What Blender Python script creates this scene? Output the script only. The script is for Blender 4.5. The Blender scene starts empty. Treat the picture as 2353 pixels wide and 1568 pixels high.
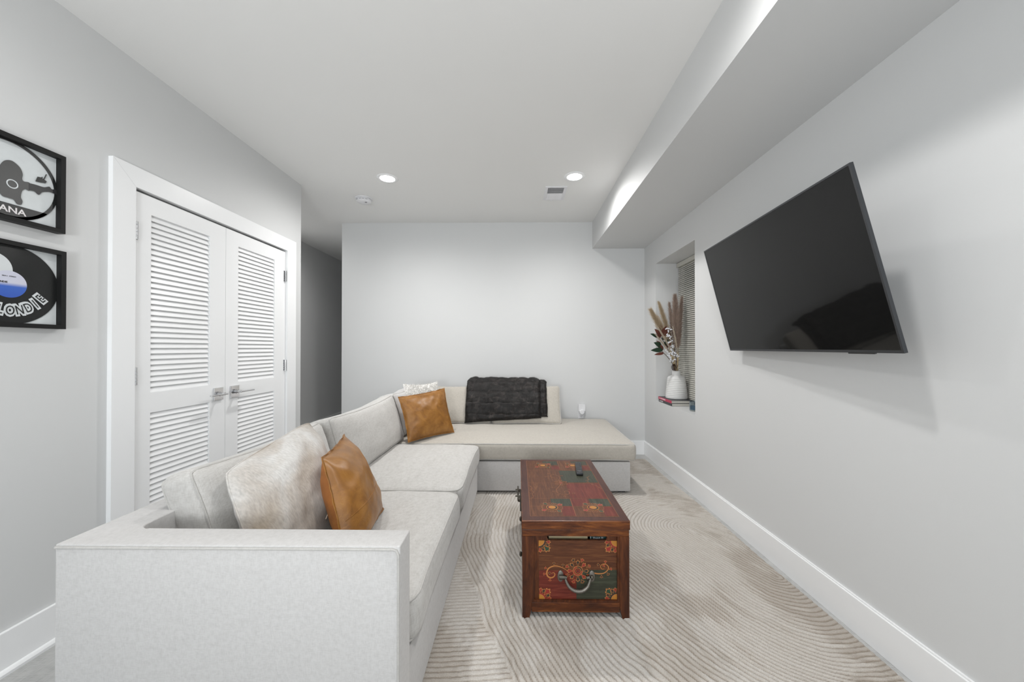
import bpy, bmesh, math, random
import numpy as np
from mathutils import Vector, Matrix, Euler, noise

# ------------------------------------------------------------------ camera, light, exposure
SC = bpy.context.scene
C = SC.collection
H = 1.22
cam_d = bpy.data.cameras.new('camera'); cam = bpy.data.objects.new('camera', cam_d); C.objects.link(cam)
cam.location = (0, 0, H)
cam.rotation_euler = (math.radians(90.38), 0, math.radians(0.65))
cam_d.sensor_fit = 'HORIZONTAL'; cam_d.sensor_width = 36.0
cam_d.lens = 36.0 * 855.0 / 2353.0
cam_d.shift_x = -4.8 / 2353.0
cam_d.shift_y = 10.0 / 2353.0
cam_d.clip_start = 0.05
SC.camera = cam

W = bpy.data.worlds.new('world'); SC.world = W; W.use_nodes = True
W.node_tree.nodes['Background'].inputs[0].default_value = (0.85, 0.93, 1.0, 1)
W.node_tree.nodes['Background'].inputs[1].default_value = 0.6
SC.view_settings.view_transform = 'Standard'
SC.view_settings.look = 'None'
SC.view_settings.gamma = 1.0
SC.view_settings.use_curve_mapping = False
SC.view_settings.exposure = 0.18

def area(name, loc, rot, sx, sy, power, col):
    l = bpy.data.lights.new(name, 'AREA'); l.shape = 'RECTANGLE'; l.size = sx; l.size_y = sy
    l.energy = power; l.color = col
    o = bpy.data.objects.new(name, l); C.objects.link(o); o.location = loc; o.rotation_euler = rot
    return o
# daylight of the wide opening behind the photographer
area('window_daylight', (-0.3, -3.05, 1.35), (math.radians(90), 0, 0), 3.0, 1.9, 48, (0.86, 0.94, 1.0))
# made-up fill spot behind the camera, added to brighten the ceiling
fl_ = bpy.data.lights.new('ceiling_fill_spot', 'SPOT'); fl_.energy = 150; fl_.spot_size = math.radians(120); fl_.spot_blend = 1.0; fl_.shadow_soft_size = .25; fl_.color = (1.0, .995, .985)
fo_ = bpy.data.objects.new('ceiling_fill_spot', fl_); C.objects.link(fo_); fo_.location = (-.55, -1.3, 1.1)
fo_.rotation_euler = (Vector((-.45, 1.35, 2.668))-Vector((-.55, -1.3, 1.1))).to_track_quat('-Z', 'Y').to_euler()
LAMPS = [(-1.118, 3.155), (0.475, 3.14), (-1.118, 1.0), (0.475, 1.0), (-1.118, -1.2), (0.475, -1.2)]
LAMP_W = 20.0

# ------------------------------------------------------------------ materials
def srgb(r, g, b):
    f = lambda c: (c/255/12.92 if c/255 <= .04045 else ((c/255+.055)/1.055)**2.4)
    return (f(r), f(g), f(b), 1)
class NT:
    def __init__(s, name):
        s.m = bpy.data.materials.new(name); s.m.use_nodes = True
        s.t = s.m.node_tree; s.b = s.t.nodes['Principled BSDF']
    def n(s, ty, **kw):
        x = s.t.nodes.new(ty)
        for k, v in kw.items():
            if k.startswith('i_'):
                key = k[2:]
                x.inputs[int(key) if key.isdigit() else key.replace('_', ' ')].default_value = v
            else: setattr(x, k, v)
        return x
    def l(s, a, ao, b, bi): s.t.links.new(a.outputs[ao], b.inputs[bi])
    def coords(s, scale=(1, 1, 1), kind='Object', rot=(0, 0, 0)):
        tc = s.n('ShaderNodeTexCoord'); mp = s.n('ShaderNodeMapping')
        mp.inputs['Scale'].default_value = scale; mp.inputs['Rotation'].default_value = rot
        s.l(tc, kind, mp, 'Vector'); return mp
    def ramp(s, src, out, stops):
        r = s.n('ShaderNodeValToRGB'); cr = r.color_ramp
        while len(cr.elements) < len(stops): cr.elements.new(0.5)
        for e, (p, c) in zip(cr.elements, stops): e.position = p; e.color = c
        s.l(src, out, r, 'Fac'); return r
    def bump(s, src, out, strength, dist):
        b = s.n('ShaderNodeBump'); b.inputs['Strength'].default_value = strength; b.inputs['Distance'].default_value = dist
        s.l(src, out, b, 'Height'); return b
def mat_plain(name, col, rough=.5, metal=0, **kw):
    t = NT(name); mp = t.coords((30, 30, 30)); no = t.n('ShaderNodeTexNoise'); no.inputs['Scale'].default_value = 1.0
    t.l(mp, 0, no, 'Vector')
    c2 = tuple(min(1, x*.94) for x in col[:3]) + (1,)
    r = t.ramp(no, 0, [(.3, c2), (.7, col)]); t.l(r, 0, t.b, 'Base Color')
    t.b.inputs['Roughness'].default_value = rough; t.b.inputs['Metallic'].default_value = metal
    for k, v in kw.items(): t.b.inputs[k.replace('_', ' ')].default_value = v
    return t.m
def mat_paint(name, col, rough=.6):
    t = NT(name); mp = t.coords((1, 1, 1)); no = t.n('ShaderNodeTexNoise'); no.inputs['Scale'].default_value = 220; no.inputs['Detail'].default_value = 3
    t.l(mp, 0, no, 'Vector')
    n2 = t.n('ShaderNodeTexNoise'); n2.inputs['Scale'].default_value = 1.3; t.l(mp, 0, n2, 'Vector')
    r = t.ramp(n2, 0, [(.3, tuple(c*.985 for c in col[:3])+(1,)), (.7, col)]); t.l(r, 0, t.b, 'Base Color')
    b = t.bump(no, 0, .06, .002); t.l(b, 0, t.b, 'Normal')
    t.b.inputs['Roughness'].default_value = rough
    return t.m
def mat_fabric(name, c1, c2, sx=(260, 260, 260), mott=9, bstr=.35, rough=.95, patch=.35, stretch=None):
    """heathered woven cloth: two crossed thread noises + soft mottling"""
    t = NT(name)
    a = t.coords((sx[0], sx[1]*.12, sx[2]*.12)); b = t.coords((sx[0]*.12, sx[1]*.12, sx[2])); c = t.coords((sx[0]*.12, sx[1], sx[2]*.12))
    ns = []
    for mp in (a, b, c):
        n = t.n('ShaderNodeTexNoise'); n.inputs['Scale'].default_value = 1; n.inputs['Detail'].default_value = 2; t.l(mp, 0, n, 'Vector'); ns.append(n)
    m1 = t.n('ShaderNodeMath', operation='ADD'); t.l(ns[0], 0, m1, 0); t.l(ns[1], 0, m1, 1)
    m2 = t.n('ShaderNodeMath', operation='ADD'); t.l(m1, 0, m2, 0); t.l(ns[2], 0, m2, 1)
    m3 = t.n('ShaderNodeMath', operation='MULTIPLY'); t.l(m2, 0, m3, 0); m3.inputs[1].default_value = 1/3
    mp = t.coords(stretch or (1, 1, 1)); n4 = t.n('ShaderNodeTexNoise'); n4.inputs['Scale'].default_value = mott; n4.inputs['Detail'].default_value = 6; n4.inputs['Roughness'].default_value = .7; t.l(mp, 0, n4, 'Vector')
    mx = t.n('ShaderNodeMath', operation='MULTIPLY_ADD'); t.l(n4, 0, mx, 0); mx.inputs[1].default_value = patch
    t.l(m3, 0, mx, 2)
    r = t.ramp(mx, 0, [(.42+patch*.5-.08, c1), (.58+patch*.5, c2)]); t.l(r, 0, t.b, 'Base Color')
    bp = t.bump(m3, 0, bstr, .0015); t.l(bp, 0, t.b, 'Normal')
    t.b.inputs['Roughness'].default_value = rough; t.b.inputs['Sheen Weight'].default_value = .25
    t.b.inputs['Specular IOR Level'].default_value = .2
    return t.m
def mat_wood(name, dark, mid, light, scale=(14, 14, 2), rough=.35, coat=.25, wear=False):
    t = NT(name); mp = t.coords(scale)
    n = t.n('ShaderNodeTexNoise'); n.inputs['Scale'].default_value = 1.6; n.inputs['Detail'].default_value = 8; n.inputs['Roughness'].default_value = .68; n.inputs['Distortion'].default_value = 1.4
    t.l(mp, 0, n, 'Vector')
    r = t.ramp(n, 0, [(.30, dark), (.5, mid), (.72, light)]); t.l(r, 0, t.b, 'Base Color')
    n2 = t.n('ShaderNodeTexNoise'); n2.inputs['Scale'].default_value = 12; n2.inputs['Detail'].default_value = 4; t.l(mp, 0, n2, 'Vector')
    bp = t.bump(n2, 0, .15, .001); t.l(bp, 0, t.b, 'Normal')
    t.b.inputs['Roughness'].default_value = rough; t.b.inputs['Specular IOR Level'].default_value = .3; t.b.inputs['Coat Weight'].default_value = coat*.45; t.b.inputs['Coat Roughness'].default_value = .25
    return t.m
def mat_leather(name, dark, mid, light, rough=.38):
    t = NT(name); mp = t.coords((1, 1, 1))
    n = t.n('ShaderNodeTexNoise'); n.inputs['Scale'].default_value = 11; n.inputs['Detail'].default_value = 9; n.inputs['Roughness'].default_value = .65; n.inputs['Distortion'].default_value = .8
    t.l(mp, 0, n, 'Vector')
    r = t.ramp(n, 0, [(.3, dark), (.52, mid), (.72, light)])
    v = t.n('ShaderNodeTexVoronoi', feature='DISTANCE_TO_EDGE'); v.inputs['Scale'].default_value = 44
    n5 = t.n('ShaderNodeTexNoise'); n5.inputs['Scale'].default_value = 9; n5.inputs['Detail'].default_value = 3; t.l(mp, 0, n5, 'Vector')
    mv = t.n('ShaderNodeVectorMath', operation='MULTIPLY_ADD'); t.l(n5, 1, mv, 0); mv.inputs[1].default_value = (.25, .25, .25); t.l(mp, 0, mv, 2)
    t.l(mv, 0, v, 'Vector')
    cr = t.ramp(v, 0, [(0.0, (1, 1, 1, 1)), (.035, (0, 0, 0, 1))])
    n6 = t.n('ShaderNodeTexNoise'); n6.inputs['Scale'].default_value = 5; t.l(mp, 0, n6, 'Vector')
    c6 = t.ramp(n6, 0, [(.42, (0, 0, 0, 1)), (.65, (.28, .28, .28, 1))])
    mm = t.n('ShaderNodeMath', operation='MULTIPLY'); t.l(cr, 0, mm, 0); t.l(c6, 0, mm, 1)
    mix = t.n('ShaderNodeMix', data_type='RGBA'); t.l(mm, 0, mix, 'Factor'); t.l(r, 0, mix, 6); mix.inputs[7].default_value = tuple(min(1, c*1.7) for c in light[:3])+(1,)
    t.l(mix, 2, t.b, 'Base Color')
    n3 = t.n('ShaderNodeTexNoise'); n3.inputs['Scale'].default_value = 240; n3.inputs['Detail'].default_value = 2; t.l(mp, 0, n3, 'Vector')
    n4 = t.n('ShaderNodeTexNoise'); n4.inputs['Scale'].default_value = 22; n4.inputs['Detail'].default_value = 6; n4.inputs['Distortion'].default_value = 1.0; t.l(mp, 0, n4, 'Vector')
    ad = t.n('ShaderNodeMath', operation='MULTIPLY_ADD'); t.l(n3, 0, ad, 0); ad.inputs[1].default_value = .12; t.l(n4, 0, ad, 2)
    bp = t.bump(ad, 0, .16, .0022); t.l(bp, 0, t.b, 'Normal')
    t.b.inputs['Roughness'].default_value = rough
    return t.m

M = {}
M['wall'] = mat_paint('wall_paint', (.635, .64, .64, 1))
M['ceil'] = mat_paint('ceiling_paint', (.80, .80, .79, 1), .8)
M['trim'] = mat_paint('white_trim_paint', (.85, .855, .86, 1), .35)
M['door'] = mat_paint('white_door_paint', (.85, .855, .86, 1), .4)
M['soffit'] = mat_paint('soffit_paint', (.635, .64, .64, 1))
M['chrome'] = mat_plain('chrome', (.72, .72, .73, 1), .12, 1)
M['steel'] = mat_plain('brushed_steel', (.55, .55, .56, 1), .3, 1)
M['sofa'] = mat_fabric('sofa_linen', (.465, .453, .444, 1), (.545, .534, .525, 1), sx=(620, 620, 620), mott=190, patch=.12, bstr=.3)
M['sofa_seat'] = mat_fabric('sofa_chenille', (0.424, 0.408, 0.388, 1), (0.536, 0.524, 0.504, 1), sx=(400, 400, 400), mott=30, patch=.35, stretch=(1, .25, 1))
M['chaise_seat'] = mat_fabric('chaise_chenille', (0.40, 0.37, 0.33, 1), (0.48, 0.45, 0.40, 1), sx=(420, 420, 420), mott=45, patch=.2)
M['piping'] = mat_fabric('sofa_piping_cloth', (0.394, 0.381, 0.365, 1), (0.476, 0.463, 0.443, 1), sx=(500, 500, 500))
M['dark_gap'] = mat_plain('black_dust_cover', (.03, .03, .03, 1), .9)
M['leather'] = mat_leather('tan_leather', (.17, .066, .010, 1), (.26, .110, .018, 1), (.335, .155, .034, 1))
M['leather_back'] = mat_leather('tan_leather_back', (.22, .075, .014, 1), (.30, .105, .02, 1), (.36, .14, .032, 1), .55)
M['wood'] = mat_wood('chest_wood', (.025, .007, .003, 1), (.085, .024, .008, 1), (.20, .065, .016, 1))
M['wood_v'] = mat_wood('chest_wood_posts', (.022, .006, .003, 1), (.07, .019, .006, 1), (.15, .045, .012, 1), scale=(16, 16, 3))
M['wood_h'] = mat_wood('chest_wood_rails', (.025, .007, .003, 1), (.10, .028, .008, 1), (.26, .085, .018, 1), scale=(3, 14, 20))
M['wood_top'] = mat_wood('chest_lid_wood', (.045, .015, .011, 1), (.068, .024, .017, 1), (.095, .034, .022, 1), scale=(18, 2.5, 18), rough=.45, coat=.1)
M['chest_dark'] = mat_plain('chest_interior', (.02, .008, .005, 1), .8)
def brushed(name, a, b, c, scale, rough=.42):
    return mat_wood(name, a, b, c, scale=scale, rough=rough, coat=.12)
for nm, (a, b, c) in {'brown': ((.055, .018, .008, 1), (.098, .033, .013, 1), (.185, .072, .027, 1)),
                      'red': ((.072, .013, .009, 1), (.128, .020, .012, 1), (.19, .044, .026, 1)),
                      'green': ((.022, .023, .014, 1), (.036, .038, .024, 1), (.065, .072, .045, 1))}.items():
    M[nm+'_x'] = brushed('painted_'+nm+'_panel', a, b, c, (3, 10, 42))
    M[nm+'_y'] = brushed('painted_'+nm+'_lid', tuple(x*1.05 for x in a[:3])+(1,), b, tuple(x*1.0 for x in c[:3])+(1,), (40, 3, 10), .5)
M['orange'] = mat_plain('ochre_paint', (.42, .17, .022, 1), .5)
M['line'] = mat_plain('orange_outline_paint', (.44, .17, .045, 1), .5)
M['line_dim'] = mat_plain('worn_orange_outline_paint', (.30, .115, .045, 1), .5)
M['pred'] = mat_plain('crimson_paint', (.26, .02, .014, 1), .5)
M['pgreen'] = mat_plain('bottle_green_paint', (.015, .045, .02, 1), .5)
M['pdark'] = mat_plain('dark_umber_paint', (.025, .018, .012, 1), .5)
M['iron'] = mat_plain('dark_iron', (.10, .09, .075, 1), .45, .9)
M['pewter'] = mat_plain('worn_pewter', (.22, .205, .18, 1), .42, .85)
M['black'] = mat_plain('black_plastic', (.012, .012, .013, 1), .4)
M['frame'] = mat_plain('black_frame_lacquer', (.010, .010, .010, 1), .5, Specular_IOR_Level=.25)
M['mount'] = mat_plain('white_backing_card', (.62, .65, .66, 1), .8)
M['page'] = mat_plain('book_pages', (.62, .60, .55, 1), .9)
M['cream'] = mat_plain('cream_pages', (.50, .42, .26, 1), .9)
M['pink'] = mat_plain('pink_red_spine', (.50, .03, .09, 1), .5)
M['ink'] = mat_plain('white_print', (.75, .72, .72, 1), .6)
M['cover'] = mat_plain('dark_book_cover', (.03, .032, .035, 1), .4)
M['teal'] = mat_plain('dark_teal_spine', (.012, .05, .05, 1), .5)
M['ceramic'] = mat_plain('matt_white_ceramic', (.70, .70, .69, 1), .5)
M['wplastic'] = mat_plain('white_plastic', (.78, .78, .80, 1), .4)
M['blind'] = mat_plain('beige_blind_slat', (.56, .55, .50, 1), .5)
M['stem'] = mat_plain('dry_straw_stem', (.48, .36, .18, 1), .8)
M['brown_stem'] = mat_plain('brown_twig', (.09, .05, .035, 1), .8)
M['pampas_a'] = mat_plain('mauve_brown_plume', (.36, .27, .22, 1), .95)
M['pampas_b'] = mat_plain('tan_plume', (.50, .39, .26, 1), .95)
M['pampas_c'] = mat_plain('cream_plume', (.66, .58, .48, 1), .95)
M['leaf_red'] = mat_plain('rust_leaf', (.13, .035, .022, 1), .5)
M['leaf_green'] = mat_plain('dark_green_leaf', (.012, .035, .018, 1), .35)
M['berry'] = mat_plain('white_berry', (.75, .76, .80, 1), .5)
t = NT('charcoal_faux_fur'); mp = t.coords((1, 1, 1)); n = t.n('ShaderNodeTexNoise'); n.inputs['Scale'].default_value = 16; n.inputs['Detail'].default_value = 5; n.inputs['Distortion'].default_value = 1.2
t.l(mp, 0, n, 'Vector'); r = t.ramp(n, 0, [(.38, (.005, .004, .0036, 1)), (.55, (.011, .0085, .0075, 1)), (.70, (.038, .031, .028, 1))]); t.l(r, 0, t.b, 'Base Color')
t.b.inputs['Roughness'].default_value = .55; t.b.inputs['Specular IOR Level'].default_value = .3; t.b.inputs['Sheen Weight'].default_value = .05
M['fur_dark'] = t.m
M['fluff'] = mat_plain('ivory_curly_fleece', (.80, .785, .76, 1), .95)
M['zip'] = mat_plain('pale_zip_pull', (.6, .5, .4, 1), .5)
def glassm(name, col, rough=0.0, mix=None):
    t = NT(name); t.b.inputs['Base Color'].default_value = col; t.b.inputs['Roughness'].default_value = rough
    t.b.inputs['Transmission Weight'].default_value = 1; t.b.inputs['IOR'].default_value = 1.3
    n = t.n('ShaderNodeTexNoise'); n.inputs['Scale'].default_value = 5; b = t.bump(n, 0, .01, .001); t.l(b, 0, t.b, 'Normal')
    return t.m
M['glass'] = glassm('smoky_blue_glass', (.72, .80, .86, 1))
M['wax'] = mat_plain('slate_blue_wax', (.13, .21, .27, 1), .5)
# television screen
t = NT('tv_screen_glass'); mp = t.coords((1, 1, 1)); n = t.n('ShaderNodeTexNoise'); n.inputs['Scale'].default_value = 2
t.l(mp, 0, n, 'Vector'); r = t.ramp(n, 0, [(.3, (.0085, .0085, .0085, 1)), (.7, (.0095, .0095, .0092, 1))]); t.l(r, 0, t.b, 'Base Color')
t.b.inputs['Roughness'].default_value = .045; t.b.inputs['Specular IOR Level'].default_value = .20
M['screen'] = t.m
# vinyl with concentric grooves
t = NT('black_vinyl'); tc = t.n('ShaderNodeTexCoord'); ln = t.n('ShaderNodeVectorMath', operation='LENGTH'); t.l(tc, 'Object', ln, 0)
mu = t.n('ShaderNodeMath', operation='MULTIPLY'); mu.inputs[1].default_value = 2600; t.l(ln, 'Value', mu, 0)
sn = t.n('ShaderNodeMath', operation='SINE'); t.l(mu, 0, sn, 0); bp = t.bump(sn, 0, .12, .0003); t.l(bp, 0, t.b, 'Normal')
t.b.inputs['Base Color'].default_value = (.014, .015, .015, 1); t.b.inputs['Roughness'].default_value = .22
M['vinyl'] = t.m
# blue and white record label (print)
t = NT('record_label_print'); tc = t.n('ShaderNodeTexCoord'); sp = t.n('ShaderNodeSeparateXYZ'); t.l(tc, 'Object', sp, 0)
ma = t.n('ShaderNodeMath', operation='MULTIPLY_ADD'); ma.inputs[1].default_value = 10; ma.inputs[2].default_value = .5; t.l(sp, 'Z', ma, 0)
r = t.ramp(ma, 0, [(.0, (.03, .09, .42, 1)), (.42, (.04, .12, .48, 1)), (.56, (.55, .56, .66, 1))]); t.l(r, 0, t.b, 'Base Color'); t.b.inputs['Roughness'].default_value = .6
M['label'] = t.m
# cowhide-like pillow: pale with tan patches
t = NT('pale_hide_fur'); mp = t.coords((1, 1, 1)); n = t.n('ShaderNodeTexNoise'); n.inputs['Scale'].default_value = 4.2; n.inputs['Detail'].default_value = 5; n.inputs['Distortion'].default_value = .6
t.l(mp, 0, n, 'Vector'); r = t.ramp(n, 0, [(.36, (.52, .505, .485, 1)), (.50, (.40, .36, .32, 1)), (.66, (.28, .23, .175, 1))])
mp2 = t.coords((60, 220, 60)); n2 = t.n('ShaderNodeTexNoise'); n2.inputs['Scale'].default_value = 1; n2.inputs['Detail'].default_value = 3; t.l(mp2, 0, n2, 'Vector')
mx = t.n('ShaderNodeMix', data_type='RGBA', blend_type='OVERLAY'); mx.inputs['Factor'].default_value = .35; t.l(r, 0, mx, 6); t.l(n2, 0, mx, 7); t.l(mx, 2, t.b, 'Base Color')
bp = t.bump(n2, 0, .3, .002); t.l(bp, 0, t.b, 'Normal'); t.b.inputs['Roughness'].default_value = .8; t.b.inputs['Sheen Weight'].default_value = .4
M['hide'] = t.m
# rug pile: greige with tan pile patches taken from the mesh attribute
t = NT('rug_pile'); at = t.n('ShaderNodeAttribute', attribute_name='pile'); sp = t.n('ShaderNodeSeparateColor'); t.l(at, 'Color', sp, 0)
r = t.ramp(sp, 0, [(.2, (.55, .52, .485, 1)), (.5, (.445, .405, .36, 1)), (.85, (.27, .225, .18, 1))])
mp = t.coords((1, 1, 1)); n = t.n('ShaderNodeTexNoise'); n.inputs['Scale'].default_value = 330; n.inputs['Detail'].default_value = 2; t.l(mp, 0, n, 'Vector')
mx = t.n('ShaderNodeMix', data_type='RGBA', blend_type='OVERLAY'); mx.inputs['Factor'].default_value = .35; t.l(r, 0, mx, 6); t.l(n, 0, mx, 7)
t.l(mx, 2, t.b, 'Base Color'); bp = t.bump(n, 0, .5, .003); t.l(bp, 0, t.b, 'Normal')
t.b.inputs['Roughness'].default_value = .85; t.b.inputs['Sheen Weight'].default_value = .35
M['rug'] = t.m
# pale grey floor boards
M['floorwood'] = mat_fabric('pale_grey_carpet', (.36, .36, .355, 1), (.47, .47, .46, 1), sx=(200, 200, 200), mott=9, patch=.4, bstr=.4)
def emit(name, col, s):
    t = NT(name); t.b.inputs['Base Color'].default_value = (.9, .9, .9, 1)
    t.b.inputs['Emission Color'].default_value = col; t.b.inputs['Emission Strength'].default_value = s
    return t.m
M['lens'] = emit('lit_downlight_lens', (1, .985, .95, 1), 14)
M['lens_dim'] = emit('lit_hall_lens', (1, .93, .75, 1), 2.5)

# ------------------------------------------------------------------ helpers
def mesh_obj(name, verts, faces, mats, parent=None, smooth=False, fm=None):
    me = bpy.data.meshes.new(name); me.from_pydata([tuple(v) for v in verts], [], faces)
    for m in (mats if isinstance(mats, (list, tuple)) else [mats]): me.materials.append(m)
    if fm is not None: me.polygons.foreach_set('material_index', fm)
    if smooth: me.polygons.foreach_set('use_smooth', [True]*len(me.polygons))
    me.update()
    o = bpy.data.objects.new(name, me); C.objects.link(o)
    if parent is not None: o.parent = parent
    return o
class B:
    """collects shapes for one mesh, in world coordinates; build(origin) moves them to a local origin"""
    def __init__(s): s.v = []; s.f = []; s.m = []
    def add(s, vs, fs, mi=0):
        k = len(s.v); s.v += [Vector(v) for v in vs]; s.f += [tuple(i+k for i in f) for f in fs]; s.m += [mi]*len(fs); return s
    def box(s, lo, hi, mi=0, bev=0.0):
        x0, y0, z0 = lo; x1, y1, z1 = hi
        if bev <= 0:
            return s.add([(x0,y0,z0),(x1,y0,z0),(x1,y1,z0),(x0,y1,z0),(x0,y0,z1),(x1,y0,z1),(x1,y1,z1),(x0,y1,z1)],
                  [(0,3,2,1),(4,5,6,7),(0,1,5,4),(1,2,6,5),(2,3,7,6),(3,0,4,7)], mi)
        bm = bmesh.new(); bmesh.ops.create_cube(bm, size=1)
        for v in bm.verts: v.co = Vector(((x0+x1)/2+v.co.x*(x1-x0), (y0+y1)/2+v.co.y*(y1-y0), (z0+z1)/2+v.co.z*(z1-z0)))
        bmesh.ops.bevel(bm, geom=list(bm.edges), offset=bev, segments=2, affect='EDGES', profile=.6)
        bm.verts.index_update(); s.add([v.co.copy() for v in bm.verts], [tuple(v.index for v in f.verts) for f in bm.faces], mi); bm.free(); return s
    def xbox(s, mtx, size, mi=0, bev=0.0):
        b = B(); b.box([-a/2 for a in size], [a/2 for a in size], 0, bev)
        return s.add([mtx @ v for v in b.v], b.f, mi)
    def tube(s, pts, r, n=8, mi=0, caps=True, closed=False):
        pts = [Vector(p) for p in pts]; N = len(pts); vs = []; up = None
        rr = r if isinstance(r, (list, tuple)) else [r]*N
        for i, p in enumerate(pts):
            a = pts[(i-1) % N] if (closed or i > 0) else p; b = pts[(i+1) % N] if (closed or i < N-1) else p
            d = (b-a)
            d = d.normalized() if d.length > 1e-9 else Vector((0, 0, 1))
            if up is None: up = Vector((0, 0, 1)) if abs(d.z) < .9 else Vector((1, 0, 0))
            e = d.cross(up)
            if e.length < 1e-6: e = d.cross(Vector((1, .3, 0)))
            e.normalize(); up = e.cross(d).normalized()
            for k in range(n):
                an = 2*math.pi*k/n; vs.append(p+(e*math.cos(an)+up*math.sin(an))*rr[i])
        fs = []
        for i in range(N if closed else N-1):
            j = (i+1) % N
            for k in range(n): fs.append((i*n+k, i*n+(k+1) % n, j*n+(k+1) % n, j*n+k))
        if caps and not closed: fs.append(tuple(range(n))[::-1]); fs.append(tuple((N-1)*n+k for k in range(n)))
        return s.add(vs, fs, mi)
    def lathe(s, prof, origin=(0, 0, 0), axis='z', n=32, mi=0):
        vs = []; fs = []
        for (r, h) in prof:
            for k in range(n):
                a = 2*math.pi*k/n; c, d = r*math.cos(a), r*math.sin(a)
                p = (c, d, h) if axis == 'z' else ((h, c, d) if axis == 'x' else (c, h, d))
                vs.append(Vector(p)+Vector(origin))
        for i in range(len(prof)-1):
            for k in range(n): fs.append((i*n+k, i*n+(k+1) % n, (i+1)*n+(k+1) % n, (i+1)*n+k))
        return s.add(vs, fs, mi)
    def build(s, name, mats, parent=None, smooth=False, origin=None, fixn=True):
        org = Vector(origin) if origin is not None else Vector((0, 0, 0))
        pw = Vector((0, 0, 0))
        if parent is not None: pw = wloc(parent)
        base = org if origin is not None else pw
        o = mesh_obj(name, [v-base for v in s.v], s.f, mats, parent, smooth, s.m)
        if parent is not None: o.location = base-pw
        else: o.location = base
        if fixn:
            bm = bmesh.new(); bm.from_mesh(o.data); bmesh.ops.recalc_face_normals(bm, faces=bm.faces); bm.to_mesh(o.data); bm.free()
        if smooth: 
            try: o.data.set_sharp_from_angle(angle=math.radians(smooth if smooth is not True else 50))
            except Exception: pass
        return o
def wloc(o):
    v = Vector(o.location)
    while o.parent is not None: o = o.parent; v += Vector(o.location)
    return v
def tag(o, label=None, cat=None, group=None, kind=None):
    if label: o['label'] = label
    if cat: o['category'] = cat
    if group: o['group'] = group
    if kind: o['kind'] = kind
    return o
def empty(name, loc, label=None, cat=None, group=None, kind=None):
    o = bpy.data.objects.new(name, None); C.objects.link(o); o.location = loc; o.empty_display_size = .1
    return tag(o, label, cat, group, kind)
def struct(o): o['kind'] = 'structure'; return o
def clone(o, parent, loc=None):
    c = o.copy(); C.objects.link(c); c.parent = parent
    if loc is not None: c.location = loc
    return c
def wallrect(plane, fixed, thick, u0, u1, v0, v1, hole=None):
    """slab with one rectangular hole; plane 'x' => u=y"""
    b = B()
    cells = [(u0, u1, v0, v1)] if hole is None else [(u0, hole[0], v0, v1), (hole[1], u1, v0, v1), (hole[0], hole[1], v0, hole[2]), (hole[0], hole[1], hole[3], v1)]
    a, c = sorted((fixed, fixed+thick))
    for (p, q, r, s) in cells:
        if q-p > 1e-4 and s-r > 1e-4:
            if plane == 'x': b.box((a, p, r), (c, q, s))
            else: b.box((p, a, r), (q, c, s))
    return b

# ------------------------------------------------------------------ room shell
RX, LX, D, CH = 1.45, -1.93, 4.285, 2.668
B().box((-4.2, -3.2, -.12), (RX+.3, 7.6, 0)).build('floor', M['floorwood'])
fl = bpy.data.objects['floor']; struct(fl)
struct(B().box((-4.2, -3.2, CH), (RX+.3, 7.6, CH+.15)).build('ceiling', M['ceil']))
# right wall with niche
NY0, NY1, NZ0, NZ1 = 3.07, 3.94, .665, 2.108
struct(wallrect('x', RX, .30, -3.2, D+.2, 0, CH, (NY0, NY1, NZ0, NZ1)).build('wall_right', M['wall']))
struct(wallrect('x', LX, -.14, -3.2, 3.276, 0, CH, (1.815, 3.068, 0, 2.035)).build('wall_left', M['wall']))
struct(B().box((-3.0, 3.146, 0), (LX-.14, 3.276, CH)).build('wall_hall_return', M['wall']))
struct(B().box((-2.045, D, 0), (RX+.3, D+.13, CH)).build('wall_back', M['wall']))
struct(B().box((-2.045, D+.13, 0), (-1.915, 7.5, CH)).build('wall_hall_right', M['wall']))
struct(B().box((-3.08, 3.1, 0), (-2.95, 7.5, CH)).build('wall_hall_left', M['wall']))
struct(B().box((-3.08, 7.4, 0), (-1.9, 7.5, CH)).build('wall_hall_end', M['wall']))
struct(B().box((.852, -3.1, 2.362), (RX, D, CH)).build('wall_soffit', M['soffit']))
# wall behind the photographer with a wide opening that lets daylight in
struct(wallrect('y', -3.1, -.1, -2.2, RX+.3, 0, CH, (-1.8, 1.2, .4, 2.3)).build('wall_front', M['wall']))
# closet behind the louvred doors
struct(B().box((-2.8, 1.7, 0), (-2.75, 3.15, CH)).build('wall_closet', M['wall']))
struct(B().box((-2.8, 1.65, 0), (-2.07, 1.70, CH)).build('wall_closet_side', M['wall']))
# baseboards
def base(name, lo, hi, ax, shoe=True):
    """main board, thin cap step, shoe moulding; ax = direction the board faces"""
    b = B(); b.box(lo, hi, 0, .003)
    o = struct(b.build(name, M['trim']))
    return o
base('baseboard_right', (RX-.014, -3.1, 0), (RX, D-.014, .152), '-x')
b = B().box((RX-.009, -3.1, .152), (RX, D-.014, .158)); struct(b.build('baseboard_right_cap', M['trim']))
base('baseboard_back', (-2.045, D-.014, 0), (RX, D, .157), '-y')
base('baseboard_left', (LX, -3.1, 0), (LX+.014, 1.722, .158), '+x')
b = B()
pr = [(LX+.014, 0), (LX+.030, 0), (LX+.029, .010), (LX+.022, .018), (LX+.014, .021)]
vs = [(x, y, z) for y in (-3.1, 1.722) for x, z in pr]; n = len(pr)
b.add(vs, [tuple(range(n)), tuple(range(n, 2*n))]+[(i, (i+1) % n, n+(i+1) % n, n+i) for i in range(n)])
struct(b.build('trim_1', M['trim']))
base('baseboard_left_far', (LX, 3.171, 0), (LX+.014, 3.276, .158), '+x')
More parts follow.
